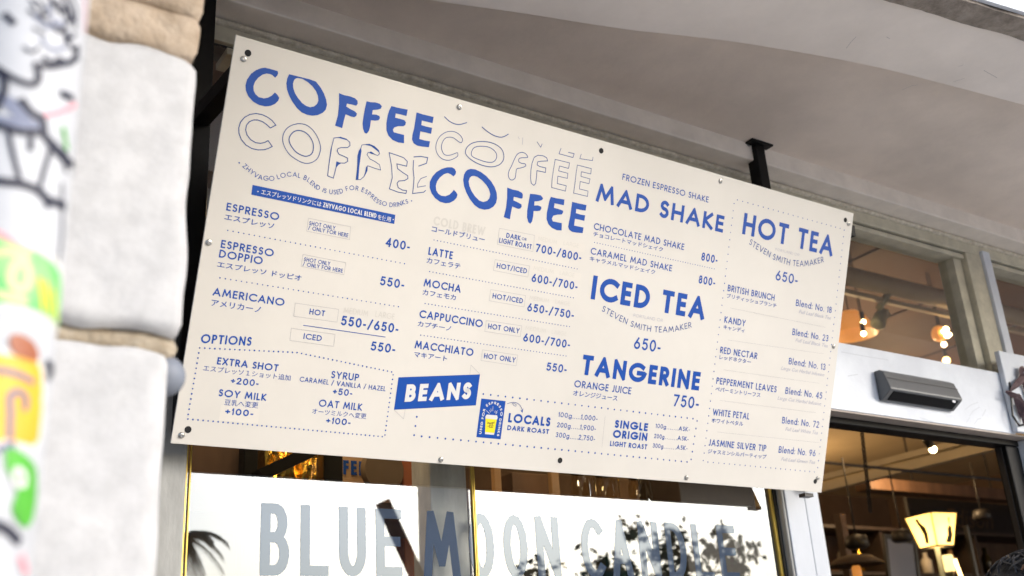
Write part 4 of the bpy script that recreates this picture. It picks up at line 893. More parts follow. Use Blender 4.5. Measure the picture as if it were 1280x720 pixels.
def cyl_patch(name, mt, pts, off, parent=sp):
    ab = [cyl(*q) for q in pts]; P = smooth_path([(a*PR, z) for a, z in ab], True, 3); m = MB()
    s0 = min(p[0] for p in P); s1 = max(p[0] for p in P); z0 = min(p[1] for p in P); z1 = max(p[1] for p in P)
    # grid of small cells kept where their centre lies inside the outline, so the patch wraps the pole
    def inside(x, y):
        c = False
        for (ax, ay), (bx_, by) in zip(P, P[1:]+P[:1]):
            if (ay > y) != (by > y) and x < (bx_-ax)*(y-ay)/(by-ay)+ax: c = not c
        return c
    f = cyl_f(off); n = 34
    for i in range(n):
        for k in range(n):
            xa, xb = s0+(s1-s0)*i/n, s0+(s1-s0)*(i+1)/n; za, zb_ = z0+(z1-z0)*k/n, z0+(z1-z0)*(k+1)/n
            if inside((xa+xb)/2, (za+zb_)/2): m.face([f(xa, za, 0), f(xb, za, 0), f(xb, zb_, 0), f(xa, zb_, 0)])
    bmesh.ops.remove_doubles(m.bm, verts=m.bm.verts, dist=1e-6)
    return m.build(name, mt, parent, norm=False)
cyl_patch('white_paper', M['whiteink'], [(-30, 293), (12, 296), (48, 308), (78, 340), (81, 388), (79, 418), (50, 400), (15, 387), (-30, 384)], .0003)
cyl_patch('white_paper', M['whiteink'], [(-40, 434), (6, 438), (48, 446), (55, 468), (54, 524), (46, 562), (10, 557), (-40, 552)], .0003)
g = cyl_patch('green_sticker', M['stgreen'], [(-30, 300), (10, 303), (45, 314), (74, 345), (78, 385), (77, 410), (50, 392), (15, 380), (-30, 376)], .0006)
m = MB()
for q in ([(16, 335), (25, 328), (34, 336), (34, 356), (22, 362), (13, 352)],): cyl_stroke(m.bm, q, .006, .001, True)
for q in ([(-8, 318), (12, 315), (30, 322)], [(-20, 365), (5, 370), (28, 376)]): cyl_stroke(m.bm, q, .006, .0011)
m.build('sticker_print', M['stlime'], g, norm=False)
m = MB()
for q in ([(48, 350), (52, 385)], [(56, 355), (60, 392)], [(64, 365), (68, 400)]): cyl_stroke(m.bm, q, .003, .0012)
m.build('yellow_print', M['yellowink'], g, norm=False)
yl = cyl_patch('yellow_sticker', M['styellow'], [(-40, 440), (5, 444), (44, 452), (51, 470), (50, 520), (43, 556), (10, 550), (-40, 545)], .0006)
m = MB()
for q in ([(-10, 462), (20, 468), (38, 477)], [(11, 545), (12, 515), (12, 495), (22, 490), (31, 498), (30, 510)], [(0, 560), (14, 556)]): cyl_stroke(m.bm, q, .0042, .0011)
m.build('sticker_print', M['stblue'], yl, norm=False)
cyl_patch('rust_sticker', M['strust'], [(14, 418), (36, 424), (46, 440), (44, 452), (22, 446), (12, 436)], .0012)
g2 = cyl_patch('bright_green_sticker', M['stgreen2'], [(6, 560), (26, 566), (44, 590), (41, 640), (30, 660), (14, 640), (20, 610), (8, 590)], .0009)
m = MB(); cyl_stroke(m.bm, [(18, 588), (28, 592), (28, 606), (18, 604)], .004, .0013, True); m.build('white_print', M['whiteink'], g2, norm=False)
m = MB()
for q in ([(-10, 655), (8, 662), (20, 674)],): cyl_stroke(m.bm, q, .007, .0009)
cyl_stroke(m.bm, [(58, 455), (64, 462), (60, 470)], .006, .0009)
for q, wd in (([(-20, 78), (0, 88), (20, 100), (40, 106), (48, 98), (46, 84)], .0050), ([(-20, 95), (0, 92), (6, 110), (-4, 135)], .0050), ([(45, 81), (62, 84), (80, 80), (96, 72)], .0042),
              ([(28, 128), (40, 142), (52, 150), (58, 175), (78, 198), (90, 206)], .0062), ([(-30, 155), (0, 158), (25, 165), (50, 167), (72, 186), (82, 196)], .0055),
              ([(10, 165), (18, 200), (24, 222)], .0034), ([(62, 188), (54, 215), (49, 234)], .0034), ([(38, 165), (38, 186)], .004), ([(76, 192), (81, 214)], .003),
              ([(-30, 222), (0, 227), (25, 230), (45, 237), (60, 250), (78, 257)], .0066), ([(54, 242), (58, 256)], .005), ([(76, 230), (76, 290), (72, 325)], .0022),
              ([(78, 118), (88, 122)], .006), ([(80, -2), (86, 12), (90, 24)], .004), ([(80, 34), (82, 52)], .0035), ([(36, 14), (50, 20), (62, 18)], .0022), ([(42, 36), (56, 44)], .002), ([(8, 20), (16, 28)], .005), ([(62, -6), (66, 8), (72, 2), (74, 16), (80, 10), (84, 28), (90, 22)], .003), ([(48, 2), (54, 12), (50, 22), (58, 30)], .0024), ([(66, 30), (72, 40), (80, 36), (86, 48), (92, 44)], .003), ([(38, 0), (44, 10)], .002), ([(84, 50), (90, 62), (96, 58)], .003), ([(56, 74), (66, 80), (74, 74), (84, 80), (94, 70), (96, 62)], .0045), ([(88, -4), (94, 14), (92, 36)], .0026), ([(30, 60), (40, 66), (48, 60)], .002)):
    cyl_stroke(m.bm, q, wd, .0008); m.build('black_graffiti', M['spray'], sp, norm=False); m = MB()
m.bm.free()
for q, wd in (([(-20, 120), (10, 128), (30, 150)], .010), ([(-20, 150), (20, 156), (50, 160)], .010), ([(44, 20), (60, 34), (76, 28)], .004), ([(52, 50), (64, 62), (80, 60)], .003), ([(60, 8), (66, 30)], .003)):
    m = MB(); cyl_stroke(m.bm, q, wd, .0006); m.build('grey_graffiti', M['spraygrey'], sp, norm=False)
for q, wd in (([(58, 144), (74, 140), (92, 131)], .0038), ([(-10, 288), (8, 298), (34, 312)], .004), ([(26, 700), (30, 712)], .006), ([(104, -5), (104, 40)], .002)):
    m = MB(); cyl_stroke(m.bm, q, wd, .001); m.build('pink_graffiti', M['pink'], sp, norm=False)
m = MB(); cyl_stroke(m.bm, [(78, 162), (82, 185)], .004, .0009); m.build('green_graffiti', M['stgreen2'], sp, norm=False)
# ------------------------------------------------------------------ inside the shop, behind the doorway and the high windows
def lamp_point(p, e, col=(1, .66, .34), r=.05):
    l = bpy.data.lights.new('lamp_light', 'POINT'); l.energy = e; l.color = col; l.shadow_soft_size = r
    o = bpy.data.objects.new('lamp_light', l); o.location = p; C.objects.link(o); return o
def ball(m, c, rx, rz=None, seg=16):
    rz = rz or rx; m.lathe([(rx*math.cos(math.radians(-90+180*i/10)), rz*math.sin(math.radians(-90+180*i/10))) for i in range(11)], c, seg)
# ceiling joints
for i, x in enumerate((3.2, 4.4, 5.6, 6.8, 8.0, 9.2)):
    bx('ceiling_batten', M['joint'], ceil, x-.008, x+.008, 2.3, 5.99, 4.192, 4.1995)
# cream duct under the ceiling along the front
ZD = 3.95; yd = atz(1130, 362, ZD).y
m = MB(); m.tube([(1.5, yd, ZD), (13, yd, ZD)], .06, 14); d1 = m.build('ceiling_duct', M['pipe'], None, smooth=True); tag(d1, 'cream painted duct crossing the brown ceiling behind the high windows', 'duct')
m = MB(); m.bar((1.5, yd+.05, ZD-.085), (13, yd+.05, ZD-.085), .03, .03); d2 = m.build('ceiling_conduit', M['pipe'], None); tag(d2, 'thin pale conduit running just below the cream duct', 'conduit')
# spotlight casting hanging from the duct
c = at(1100, 398, yd+.1)
sl_ = thing('ceiling_spotlight', c, 'pale green grey cast spotlight hanging from the duct in the high window', 'spotlight')
m = MB(); m.tube([(c.x, yd, ZD-.05), c+Vector((0, 0, .06))], .022); m.build('stem', M['palegrey'], sl_, smooth=True)
m = MB(); m.lathe([(.03, -.07), (.048, -.06), (.042, .02), (.028, .07), (.012, .09)], (0, 0, 0), 18, Matrix.Translation(c) @ Matrix.Rotation(math.radians(38), 4, 'Y')); m.build('body', M['palegrey'], sl_, smooth=True)
m = MB(); m.tube([c+Vector((.02, 0, .05)), c+Vector((.09, 0, .07)), c+Vector((.11, 0, .04)), c+Vector((.08, 0, .02))], .009, 8); m.build('bracket', M['palegrey'], sl_, smooth=True)
# bulbs seen through the high window
def pendant(px, py, Y, r, label, mt='bulb', rz=None, cord=True):
    p = at(px, py, Y); t = thing('pendant_bulb', p, label, 'bulb')
    m = MB(); ball(m, p, r, rz); m.build('bulb', M[mt], t, smooth=True)
    top = p.z+(rz or r)
    m = MB(); m.tube([(p.x, p.y, top-.004), (p.x, p.y, top+.05)], .014, 10); m.build('socket', M['iron'], t, smooth=True)
    m = MB(); m.tube([(p.x, p.y, top+.05), (p.x, p.y, 4.2)], .0035, 6); m.build('cord', M['iron'], t)
    return p
pendant(1079, 402.5, 4.0, .017, 'upper of two small warm bulbs close to the right edge of the board', 'bulbhot')
pendant(1079.5, 417, 4.0, .017, 'lower of two small warm bulbs close to the right edge of the board', 'bulbhot')
pendant(1180, 430.5, 4.0, .018, 'small warm bulb just below the faceted amber lamp', 'bulbhot')
pendant(1202.5, 423.5, 4.0, .019, 'long glowing tube bulb beside the window mullion', 'bulbhot', .055)
pendant(1197, 412.5, 4.3, .014, 'tiny warm bulb above the long tube bulb', 'bulb')
pendant(1183, 450.5, 4.2, .026, 'warm bulb half hidden by the top edge of the lintel board', 'bulb')
p = at(1174, 417, 4.0); fl = thing('faceted_lamp', p, 'faceted amber glass lamp with several glowing bulbs in the high window', 'lamp')
m = MB(); ball(m, p, .055, None, 7); m.build('shade', M['amberglass'], fl)
for dx_, dz_ in ((0, .012), (-.034, -.008), (.03, -.02), (.0, -.03)):
    m = MB(); ball(m, p+Vector((dx_, -.055, dz_)), .014 if dx_ else .02); m.build('bulb', M['bulbhot'], fl, smooth=True)
m = MB(); m.tube([(p.x, p.y, p.z+.05), (p.x, p.y, 4.2)], .004, 6); m.build('cord', M['iron'], fl)
p = at(1064, 408, 4.3); am = thing('amber_shade', p, 'orange lit lamp shade partly hidden by the right edge of the board', 'lamp shade')
m = MB(); m.lathe([(.06, .10), (.10, .06), (.17, -.06), (.165, -.065), (.10, .05)], p, 20); m.build('shade', M['amberglass'], am, smooth=True)
m = MB(); m.tube([(p.x, p.y, p.z+.09), (p.x, p.y, 4.2)], .004, 6); m.build('cord', M['iron'], am)
# beams seen through the doorway, running away from the street
def beam(name, pa, pb, Zt, wd, ht, mt, label):
    a, b = atz(*pa, Zt), atz(*pb, Zt); xm_ = (a.x+b.x)/2
    m = MB(); m.bar((xm_, min(a.y, b.y)-.6, Zt), (xm_, 8.59, Zt), wd, ht); o = m.build(name, M[mt], None); tag(o, label, 'beam'); return o
beam('ceiling_beam', (1035, 608), (1250, 553), 3.26, .09, .09, 'pipe', 'long cream ceiling beam rising to the right above the lantern')
beam('ceiling_beam', (1060, 588), (1170, 562), 3.32, .05, .05, 'pipe', 'thin cream ceiling beam just behind the long one')
a = at(1088, 607, 6.5)
bx_o = bx('ceiling_beam', M['wood'], None, a.x-.1, a.x+4, 6.42, 6.6, a.z-.05, a.z+.06); tag(bx_o, 'short dark crossbeam at the back of the shop below the cream beams', 'beam')
# track spot with bright bulb
p = at(1166, 561.5, 3.6); ts = thing('track_spot', p, 'small black spotlight with a bright bulb under the door head', 'spotlight')
m = MB(); ball(m, p, .022); m.build('bulb', M['bulbhot'], ts, smooth=True)
q = at(1158, 549, 3.6); m = MB(); m.tube([p+(q-p)*.25, q], [.022, .026], 12); m.build('can', M['iron'], ts, smooth=True)
m = MB(); m.tube([q, at(1147, 538, 3.6)], .008, 8); m.build('arm', M['iron'], ts, smooth=True)
# chain
pa, pb = at(1077, 536, 3.3), at(1088, 640, 3.3); m = MB(); n = 34
for i in range(n):
    c = pa+(pb-pa)*(i+.5)/n; L = (pb-pa).length/n*.62; R_ = [c+Vector((math.cos(t)*.009*(i % 2)+0, math.cos(t)*.009*((i+1) % 2), math.sin(t)*L)) for t in [2*PI*k/8 for k in range(9)]]
    m.tube(R_, .0035, 5, False)
m.tube([pa, (pa.x, pa.y, pa.z+.12)], .005, 6)
ch = m.build('hanging_chain', M['iron'], None); tag(ch, 'dark iron chain hanging from the ceiling inside the doorway', 'chain')
# lantern
c = at(1167, 664, 4.2); ln = thing('lantern', c, 'lit cream lantern wider at the top with dark figures on its panes', 'lantern')
rot = Matrix.Translation(c) @ Matrix.Rotation(math.radians(-8), 4, 'Z')
zt_, zb_, rt, rb = .100, -.100, .112, .072
cor = lambda r, z: [rot @ Vector((sx*r, sy*r, z)) for sx, sy in ((-1, -1), (1, -1), (1, 1), (-1, 1))]
T_, B_ = cor(rt, zt_), cor(rb, zb_)
for i in range(4):
    m = MB(); m.prism([B_[i], B_[(i+1) % 4], T_[(i+1) % 4], T_[i]], (c-(B_[i]+T_[(i+1) % 4])/2).normalized()*.002); m.build('pane', M['pane'], ln)
m = MB()
for i in range(4): m.bar(B_[i], T_[i], .007); m.bar(T_[i], T_[(i+1) % 4], .008); m.bar(B_[i], B_[(i+1) % 4], .008)
m.build('frame', M['iron'], ln)
def on_pane(i, u, v, o=.004):
    a = B_[i]+(B_[(i+1) % 4]-B_[i])*u; b = T_[i]+(T_[(i+1) % 4]-T_[i])*u; n_ = (T_[i]-B_[i]).cross(B_[(i+1) % 4]-B_[i]).normalized()
    return a+(b-a)*v-n_*(-o if n_.dot(a-c) > 0 else o)
def sil(i, pts):
    m = MB(); m.face([on_pane(i, u, v) for u, v in pts]); return m.build('dark_figure', M['iron'], ln)
sil(0, [(.62, .86), (.70, .84), (.70, .66), (.66, .66), (.64, .74)]); sil(0, [(.50, .10), (.80, .08), (.86, .34), (.78, .58), (.66, .62), (.60, .50), (.62, .34)])
sil(3, [(.36, .86), (.46, .90), (.52, .74), (.66, .60), (.70, .40), (.62, .10), (.46, .12), (.50, .40), (.44, .62)])
sil(1, [(.40, .86), (.52, .86), (.54, .3), (.60, .2), (.40, .2), (.44, .34)])
m = MB(); m.tube([c+Vector((0, 0, zb_)), (c.x+.02, c.y, .03)], .016, 10); m.build('pole', M['palegrey'], ln, smooth=True)
m = MB(); m.lathe([(.15, 0), (.15, .02), (.03, .03)], (c.x+.02, c.y, .021), 20); m.build('base', M['iron'], ln)
lamp_point(c+Vector((0, 0, -.02)), 1.6, (1, .76, .42), .03)
# small table lamp and dome lamp
p = at(1186, 704, 4.6); tl = thing('small_lamp', p, 'small glowing lamp on the shelf behind the lantern pole', 'lamp')
m = MB(); m.lathe([(.03, -.055), (.036, -.05), (.036, .05), (.03, .055)], p, 16); m.build('shade', M['lampglass'], tl, smooth=True)
m = MB(); m.lathe([(.018, -.14), (.018, -.056)], p, 12); m.build('base', M['iron'], tl, smooth=True)
p = at(1197, 712, 4.6); cd2 = tag(MB().build('x', M['iron']), None, None); bpy.data.objects.remove(cd2)
m = MB(); m.tube([p+Vector((-.01, 0, .07)), p+Vector((.03, 0, -.07))], .012, 8); o = m.build('glowing_stick', M['bulb'], None, smooth=True); tag(o, 'thin slanted glowing stick beside the small lamp', 'light')
p = at(1069, 703, 4.4); dl = thing('dome_lamp', p, 'wide tan dome lamp with an orange bulb low in the doorway', 'lamp')
m = MB(); m.lathe([(.02, .05), (.10, .035), (.17, -.01), (.172, -.02), (.10, .02)], p, 24); m.build('shade', M['olivedisc'], dl, smooth=True)
m = MB(); m.lathe([(.024, -.10), (.028, -.09), (.028, -.03), (.02, -.02)], p, 12); m.build('bulb', M['amberglass'], dl, smooth=True)
m = MB(); m.tube([p+Vector((0, 0, -.1)), (p.x, p.y, 1.2)], .01, 8); m.build('stem', M['iron'], dl)
# chalkboard sign on the back wall with faded lettering
a, b = at(1085, 610, 7.4), at(1250, 660, 7.4)
sg = thing('wall_sign', (a.x, 7.4, b.z), 'long dark hanging sign with faded tan lettering at the back of the shop', 'sign')
bx('board', M['slate'], sg, a.x+.6, b.x+.3, 7.38, 7.42, b.z-.12, b.z+.28)
m = MB(); font_text(m.bm, 'Edison', (b.x-1.05, b.z-.02), (b.x-.15, b.z-.02), .22, 0, lambda x, y, z: Vector((x, 7.378, y)), 0, .3, True); m.build('lettering', M['chalk'], sg, norm=False)
for s_ in (a.x+.8, b.x): m = MB(); m.tube([(s_, 7.4, b.z+.28), (s_, 7.4, 4.19)], .01, 6); m.build('cord', M['iron'], sg)
# shelf unit along the back wall
zsh = at(1180, 668, 6.8).z
sh = thing('shelf_unit', (8, 6.8, 0), 'dark wooden shelf unit crowded with jars and frames at the back', 'shelf')
for zz in (zsh, zsh-.42, zsh-.84, zsh-1.3): bx('shelf', M['darkwood'], sh, 4.2, 11.8, 6.6, 7.0, zz-.03, zz)
for xx in (4.2, 5.7, 7.2, 8.7, 10.2, 11.76): bx('upright', M['darkwood'], sh, xx, xx+.04, 6.62, 7.0, .02, zsh-.031)
bx('back_board', M['wood'], sh, 4.2, 11.8, 7.005, 7.03, .02, zsh-.031)
kinds = ['bottle', 'white', 'gold', 'wood2', 'kraft']
k = 0
for zz in (zsh-.42, zsh-.84):
    x = 4.32
    while x < 11.6:
        if min(abs(x-u) for u in (4.2, 5.7, 7.2, 8.7, 10.2)) > .1:
            h = random.uniform(.12, .3); r_ = random.uniform(.03, .06); mt = kinds[k % 5]; k += 1
            m = MB(); m.lathe([(r_, 0), (r_, h*.65), (r_*.45, h*.8), (r_*.45, h), (r_*.3, h)], (x, 6.78, zz+.001), 14)
            o = m.build('shelf_jar', M[mt], None, smooth=True)
            tag(o, {'bottle': 'dark glass bottle', 'white': 'pale ceramic jar', 'gold': 'golden tin', 'wood2': 'light wooden jar', 'kraft': 'brown paper jar'}[mt]+' standing in the row on the back shelf', 'jar', 'jars on the back shelf')
        x += random.uniform(.16, .3)
# picture frame leaning inside
a, b = at(1104, 680, 5.6), at(1148, 716, 5.6)
pf = thing('picture_frame', (a.x, 5.6, b.z), 'dark picture frame with grey picture leaning left of the lantern', 'picture frame')
Mr = Matrix.Translation(((a.x+b.x)/2, 5.6, (a.z+b.z)/2-.05)) @ Matrix.Rotation(math.radians(7), 4, 'Y')
m = MB(); hw_, hh_ = .20, .22
for b_ in ((-hw_, -hw_+.03, -.015, .015, -hh_, hh_), (hw_-.03, hw_, -.015, .015, -hh_, hh_), (-hw_+.03, hw_-.03, -.015, .015, hh_-.03, hh_), (-hw_+.03, hw_-.03, -.015, .015, -hh_, -hh_+.03)): m.box(*b_, M=Mr)
m.build('frame', M['iron'], pf)
m = MB(); m.box(-hw_+.03, hw_-.03, -.004, .01, -hh_+.03, hh_-.03, M=Mr); m.build('picture', M['spraygrey'], pf)
# counter under the frame, so that it stands on something
bx_o = bx('counter', M['darkwood'], None, 4.2, 11.5, 5.4, 5.9, .021, (a.z+b.z)/2-.05-.24); tag(bx_o, 'dark wooden counter running across the shop behind the lantern', 'counter')
# wooden posts seen in the dark part
for i, (px, py, Y, lab) in enumerate(((1052, 660, 5.2, 'slanted light wooden post just inside the doorway on the left'), (1212, 680, 5.0, 'thin grey upright right of the lantern'))):
    p = at(px, py, Y); m = MB(); m.bar((p.x-.02, Y, .02), (p.x, Y, p.z+(.1 if i == 0 else .14)), .06 if i == 0 else .03); o = m.build('wooden_post', M['wood' if i == 0 else 'iron'], None); tag(o, lab, 'post')
for i, (px, py, L_, lab) in enumerate(((1060, 615, .5, 'dark hanging ladle at the left of the doorway beside the chain'), (1118, 622, .42, 'dark hanging pan left of the lantern'), (1220, 612, .3, 'dark hanging pot right of the lantern under the beams'))):
    p = at(px, py, 5.0+.4*i); m = MB(); m.tube([(p.x, p.y, p.z+.25), p, p-Vector((0, 0, L_*.6))], .007, 6); m.lathe([(.02, .05), (.07, .04), (.085, -.03), (.06, -.05)], p-Vector((0, 0, L_*.6+.05)), 16); o = m.build('hanging_pan', M['iron'], None, smooth=True); tag(o, lab, 'pan')
    m = MB()
m.bm.free()
pr = at(1060, 615, 5.0); m = MB(); m.tube([(pr.x-.6, 5.2, pr.z+.26), (pr.x+5, 5.2, pr.z+.26)], .012, 8); o = m.build('hanging_rail', M['iron'], None); tag(o, 'thin dark rail with hanging pans across the doorway view', 'rail')
# ------------------------------------------------------------------ window display behind the lettered glass
YD = 2.55
def disp(px0, py0, px1, py1, Y=YD):
    a, b = at(px0, py0, Y), at(px1, py1, Y); return min(a.x, b.x), max(a.x, b.x), min(a.z, b.z), max(a.z, b.z)
def flatbox(name, mt, r, label, cat, dep=.03, Y=YD, down=.35):
    x0, x1, z0, z1 = r; o = bx(name, M[mt], None, x0, x1, Y, Y+dep, z0-down, z1, bevel=.003); tag(o, label, cat); return o
flatbox('display_box', 'wood', disp(236, 540, 306, 596), 'plain brown box at the left end of the window display', 'box', .2)
flatbox('display_post', 'black', disp(306, 545, 322, 600, 2.5), 'dark upright left of the gold foil bag in the window', 'post', .04, 2.5, 1.4)
flatbox('display_post', 'black', disp(405, 550, 429, 606, 2.5), 'dark upright between the gold foil bag and the kraft poster', 'post', .04, 2.5, 1.4)
r_ = disp(335, 540, 400, 602, 2.6); m = MB(); gx = 16
grid = [[m.bm.verts.new((r_[0]+(r_[1]-r_[0])*i/gx, 2.62-.05*math.sin(PI*i/gx)*math.sin(PI*min(1, k/12+.1))+noise.noise(Vector((i*.5, k*.5, 2)))*.03, r_[2]-.2+(r_[3]-r_[2]+.2)*k/12+noise.noise(Vector((i*.3, k, 8)))*.01)) for k in range(13)] for i in range(gx+1)]
back = [[m.bm.verts.new((v.co.x, 2.70-(v.co.y-2.62)*.4, v.co.z)) for v in row] for row in grid]
for i in range(gx):
    for k in range(12): m.bm.faces.new((grid[i][k], grid[i+1][k], grid[i+1][k+1], grid[i][k+1])); m.bm.faces.new((back[i][k], back[i][k+1], back[i+1][k+1], back[i+1][k]))
for k in range(12):
    for i in (0, gx): m.bm.faces.new((grid[i][k], grid[i][k+1], back[i][k+1], back[i][k]))
for i in range(gx):
    for k in (0, 12): m.bm.faces.new((grid[i][k], grid[i+1][k], back[i+1][k], back[i][k]))
o = m.build('foil_bag', M['gold'], None); tag(o, 'crumpled gold foil bag in the window display', 'bag')
# slanted dark board in front of the bag
a, b = at(322, 596, 2.48), at(385, 566, 2.48); m = MB(); m.bar(a, b+(b-a)*.4, .03, .05, up=(0, 1, 0)); o = m.build('display_strut', M['black'], None); tag(o, 'slanted dark strut crossing in front of the gold foil bag', 'strut')
r_ = disp(427, 545, 505, 604, 2.6)
ps = thing('kraft_poster', (r_[0], 2.6, r_[2]), 'kraft paper poster with blue letters FEE behind the window glass', 'poster')
bx('sheet', M['kraft'], ps, r_[0], r_[1], 2.60, 2.604, r_[2]-.3, r_[3])
t0, t1 = at(429, 593, 2.598), at(456, 595, 2.598); hC = at(429, 575, 2.598).z-t0.z
m = MB(); text_line(m.bm, 'FEE', (t0.x, t0.z), (t1.x, t0.z), hC, .22, 0, lambda x, y, z: Vector((x, 2.598-z, y))); m.build('lettering', M['ink'], ps, norm=False)
c = at(478, 588, 2.56); m = MB(); m.lathe([(.0, -.012), (.058, -.012), (.064, -.004), (.064, .004), (.058, .012), (0, .012)], (0, 0, 0), 32, Matrix.Translation(c) @ Matrix.Rotation(PI/2, 4, 'X')); o = m.build('round_plaque', M['olivedisc'], None, smooth=False); tag(o, 'round brown disc in front of the kraft poster', 'disc')
flatbox('display_box', 'strust', disp(503, 560, 522, 604), 'narrow red brown box right of the round brown disc', 'box', .1)
flatbox('wood_strip', 'wood2', disp(617, 575, 628, 618), 'light wooden strip standing just right of the brass beads', 'strip', .02)
flatbox('wood_strip', 'wood2', disp(688, 580, 701, 622), 'light wooden strip standing left of the glass jars', 'strip', .02)
flatbox('display_box', 'darkwood', disp(846, 585, 946, 640), 'large dark box at the right end of the window display', 'box', .2)
flatbox('display_box', 'wood', disp(640, 590, 686, 616, 2.75), 'dark brown box between the two wooden strips', 'box', .1, 2.75)
for (px, py, lab) in ((728, 600, 'left glass jar in the window display beside the wooden strip'), (758, 603, 'middle glass jar in the window display'), (800, 606, 'right glass jar in the window display beside the large dark box')):
    p = at(px, py, 2.6); j = thing('glass_jar', p, lab, 'jar', 'glass jars in the window display')
    m = MB(); m.lathe([(.036, -.16), (.040, -.15), (.040, .0), (.034, .012), (.034, .02)], p, 22); m.build('body', M['jarglass'], j, smooth=True)
    m = MB(); m.lathe([(.036, .0205), (.036, .034), (.030, .038)], p, 22); m.build('lid', M['gold'], j, smooth=True)
zs_ = at(758, 603, 2.6).z-.161
bx_o = bx('display_shelf', M['wood'], None, xw0+.02, xw1-.02, 2.30, 2.78, zs_-.04, zs_-.0005); tag(bx_o, 'brown wooden display shelf behind the lettered glass', 'shelf')
# dried ornament on the white panel
c = at(1272, 490, P0-.03); orn = thing('dried_ornament', c, 'dried dark purple leaf and pod ornament hung on the white panel', 'ornament')
def leafblade(m, a, b, wd, curl):
    a, b = Vector(a), Vector(b); d = b-a; sd = Vector((-d.z, 0, d.x)).normalized(); n = 10; prev = None
    for i in range(n+1):
        t = i/n; p = a+d*t+sd*curl*math.sin(PI*t); h = wd*math.sin(PI*min(1, t*.92+.08))**.8*.5
        cur = [m.bm.verts.new(p+sd*h+Vector((0, -.004, 0))), m.bm.verts.new(p+Vector((0, -.018*math.sin(PI*t), 0))), m.bm.verts.new(p-sd*h+Vector((0, .003, 0)))]
        if prev: m.bm.faces.new((prev[0], prev[1], cur[1], cur[0])); m.bm.faces.new((prev[1], prev[2], cur[2], cur[1]))
        prev = cur
for i, (a, b, wd, cu) in enumerate((((1274, 470), (1278, 458), .03, .0), ((1263, 488), (1292, 470), .03, .01), ((1257, 489), (1276, 495), .018, -.006), ((1272, 492), (1280, 530), .035, .012), ((1268, 495), (1276, 522), .022, .006), ((1282, 480), (1300, 520), .04, -.01), ((1276, 463), (1281, 486), .028, .004), ((1284, 470), (1312, 500), .04, 0))):
    pa, pb = at(*a, P0-.035), at(*b, P0-.035); m = MB(); leafblade(m, pa, pb, wd, cu); m.build('leaf', M['dried'], orn)
m = MB(); m.tube([at(1262, 478, P0-.024), at(1266, 520, P0-.03), at(1274, 532, P0-.03), at(1290, 528, P0-.03)], .004, 6); m.build('wire', M['iron'], orn)
# ------------------------------------------------------------------ person on the pavement by the doorway (only the crown of the head is in the picture)
hp_ = at(1287, 702, 1.28); H_ = at(1280, 691, 1.28).z; px_, py_ = hp_.x+.035, 1.30
per = thing('person', (px_, py_, 0), 'person with dark hair and brown tips in front of the doorway, only hair visible', 'person')
k_ = H_/1.78
SK = [((0, 0, .98), .15, None), ((0, 0, 1.12), .135, 0), ((0, 0, 1.30), .155, 1), ((0, 0, 1.42), .12, 2), ((0, 0, 1.50), .055, 3), ((0, .01, 1.60), .085, 4), ((0, .005, 1.68), .09, 5), ((0, 0, 1.735), .06, 6),
      ((.10, 0, .92), .10, 0), ((.105, -.01, .52), .065, 8), ((.105, .01, .10), .042, 9), ((.11, .14, .03), .03, 10), ((-.10, 0, .92), .10, 0), ((-.105, -.01, .52), .065, 12), ((-.105, .01, .10), .042, 13), ((-.11, .14, .03), .03, 14),
      ((.19, 0, 1.40), .06, 3), ((.24, -.01, 1.13), .045, 16), ((.25, .06, .90), .032, 17), ((.25, .08, .82), .03, 18), ((-.19, 0, 1.40), .06, 3), ((-.24, -.01, 1.13), .045, 20), ((-.25, .06, .90), .032, 21), ((-.25, .08, .82), .03, 22)]
me = bpy.data.meshes.new('body'); me.from_pydata([(px_+x*k_, py_+y*k_, z*k_) for (x, y, z), r, q in SK], [(i, q) for i, (c_, r, q) in enumerate(SK) if q is not None], [])
bo = bpy.data.objects.new('body', me); C.objects.link(bo); bo.parent = per; bo.matrix_parent_inverse = per.matrix_world.inverted()
bo.modifiers.new('skin', 'SKIN'); bo.modifiers.new('sub', 'SUBSURF').levels = 2; bo.modifiers['sub'].render_levels = 2
for i, (c_, r, q) in enumerate(SK): me.skin_vertices[0].data[i].radius = (r*k_, r*k_*(.8 if 0 < i < 4 else 1)); me.skin_vertices[0].data[i].use_root = (i == 0)
me.materials.append(M['coat'])
hc = Vector((px_, py_, H_-.105)); m = MB()
bmesh.ops.create_icosphere(m.bm, subdivisions=4, radius=.105, matrix=Matrix.Translation(hc))
for v in m.bm.verts:
    d = (v.co-hc).normalized(); v.co = hc+d*(.105+noise.noise(d*5)*.010+noise.noise(d*16)*.006)
m.build('hair', M['hair'], per, smooth=True)
m = MB()
for i in range(160):
    th, ph = random.uniform(0, 2*PI), random.uniform(-.2, 1.45); d = Vector((math.cos(th)*math.cos(ph), math.sin(th)*math.cos(ph), math.sin(ph)))
    p = hc+d*.104; t = d.orthogonal().normalized(); t = (Matrix.Rotation(random.uniform(0, 6.3), 3, d) @ t)
    m.tube([p, p+t*.02+d*.008, p+t*.04+d*.004, p+t*.055-d*.004], [.0028, .003, .0026, .001], 5, False)
m.build('curl', M['hair'], per)['kind'] = 'stuff'
m = MB()
for i in range(26):
    a = random.uniform(-2.6, -.6); d = Vector((math.cos(a)*.75, math.sin(a)*.55, .72+random.uniform(-.1, .12))).normalized(); p = hc+d*.110; t = Vector((random.uniform(-1, 1), random.uniform(-1, 1), random.uniform(-.2, .6))).normalized()
    m.tube([p, p+t*.010+d*.004, p+t*.018], [.003, .0034, .0015], 5, False)
m.build('hair_tip', M['hairtip'], per)['kind'] = 'stuff'
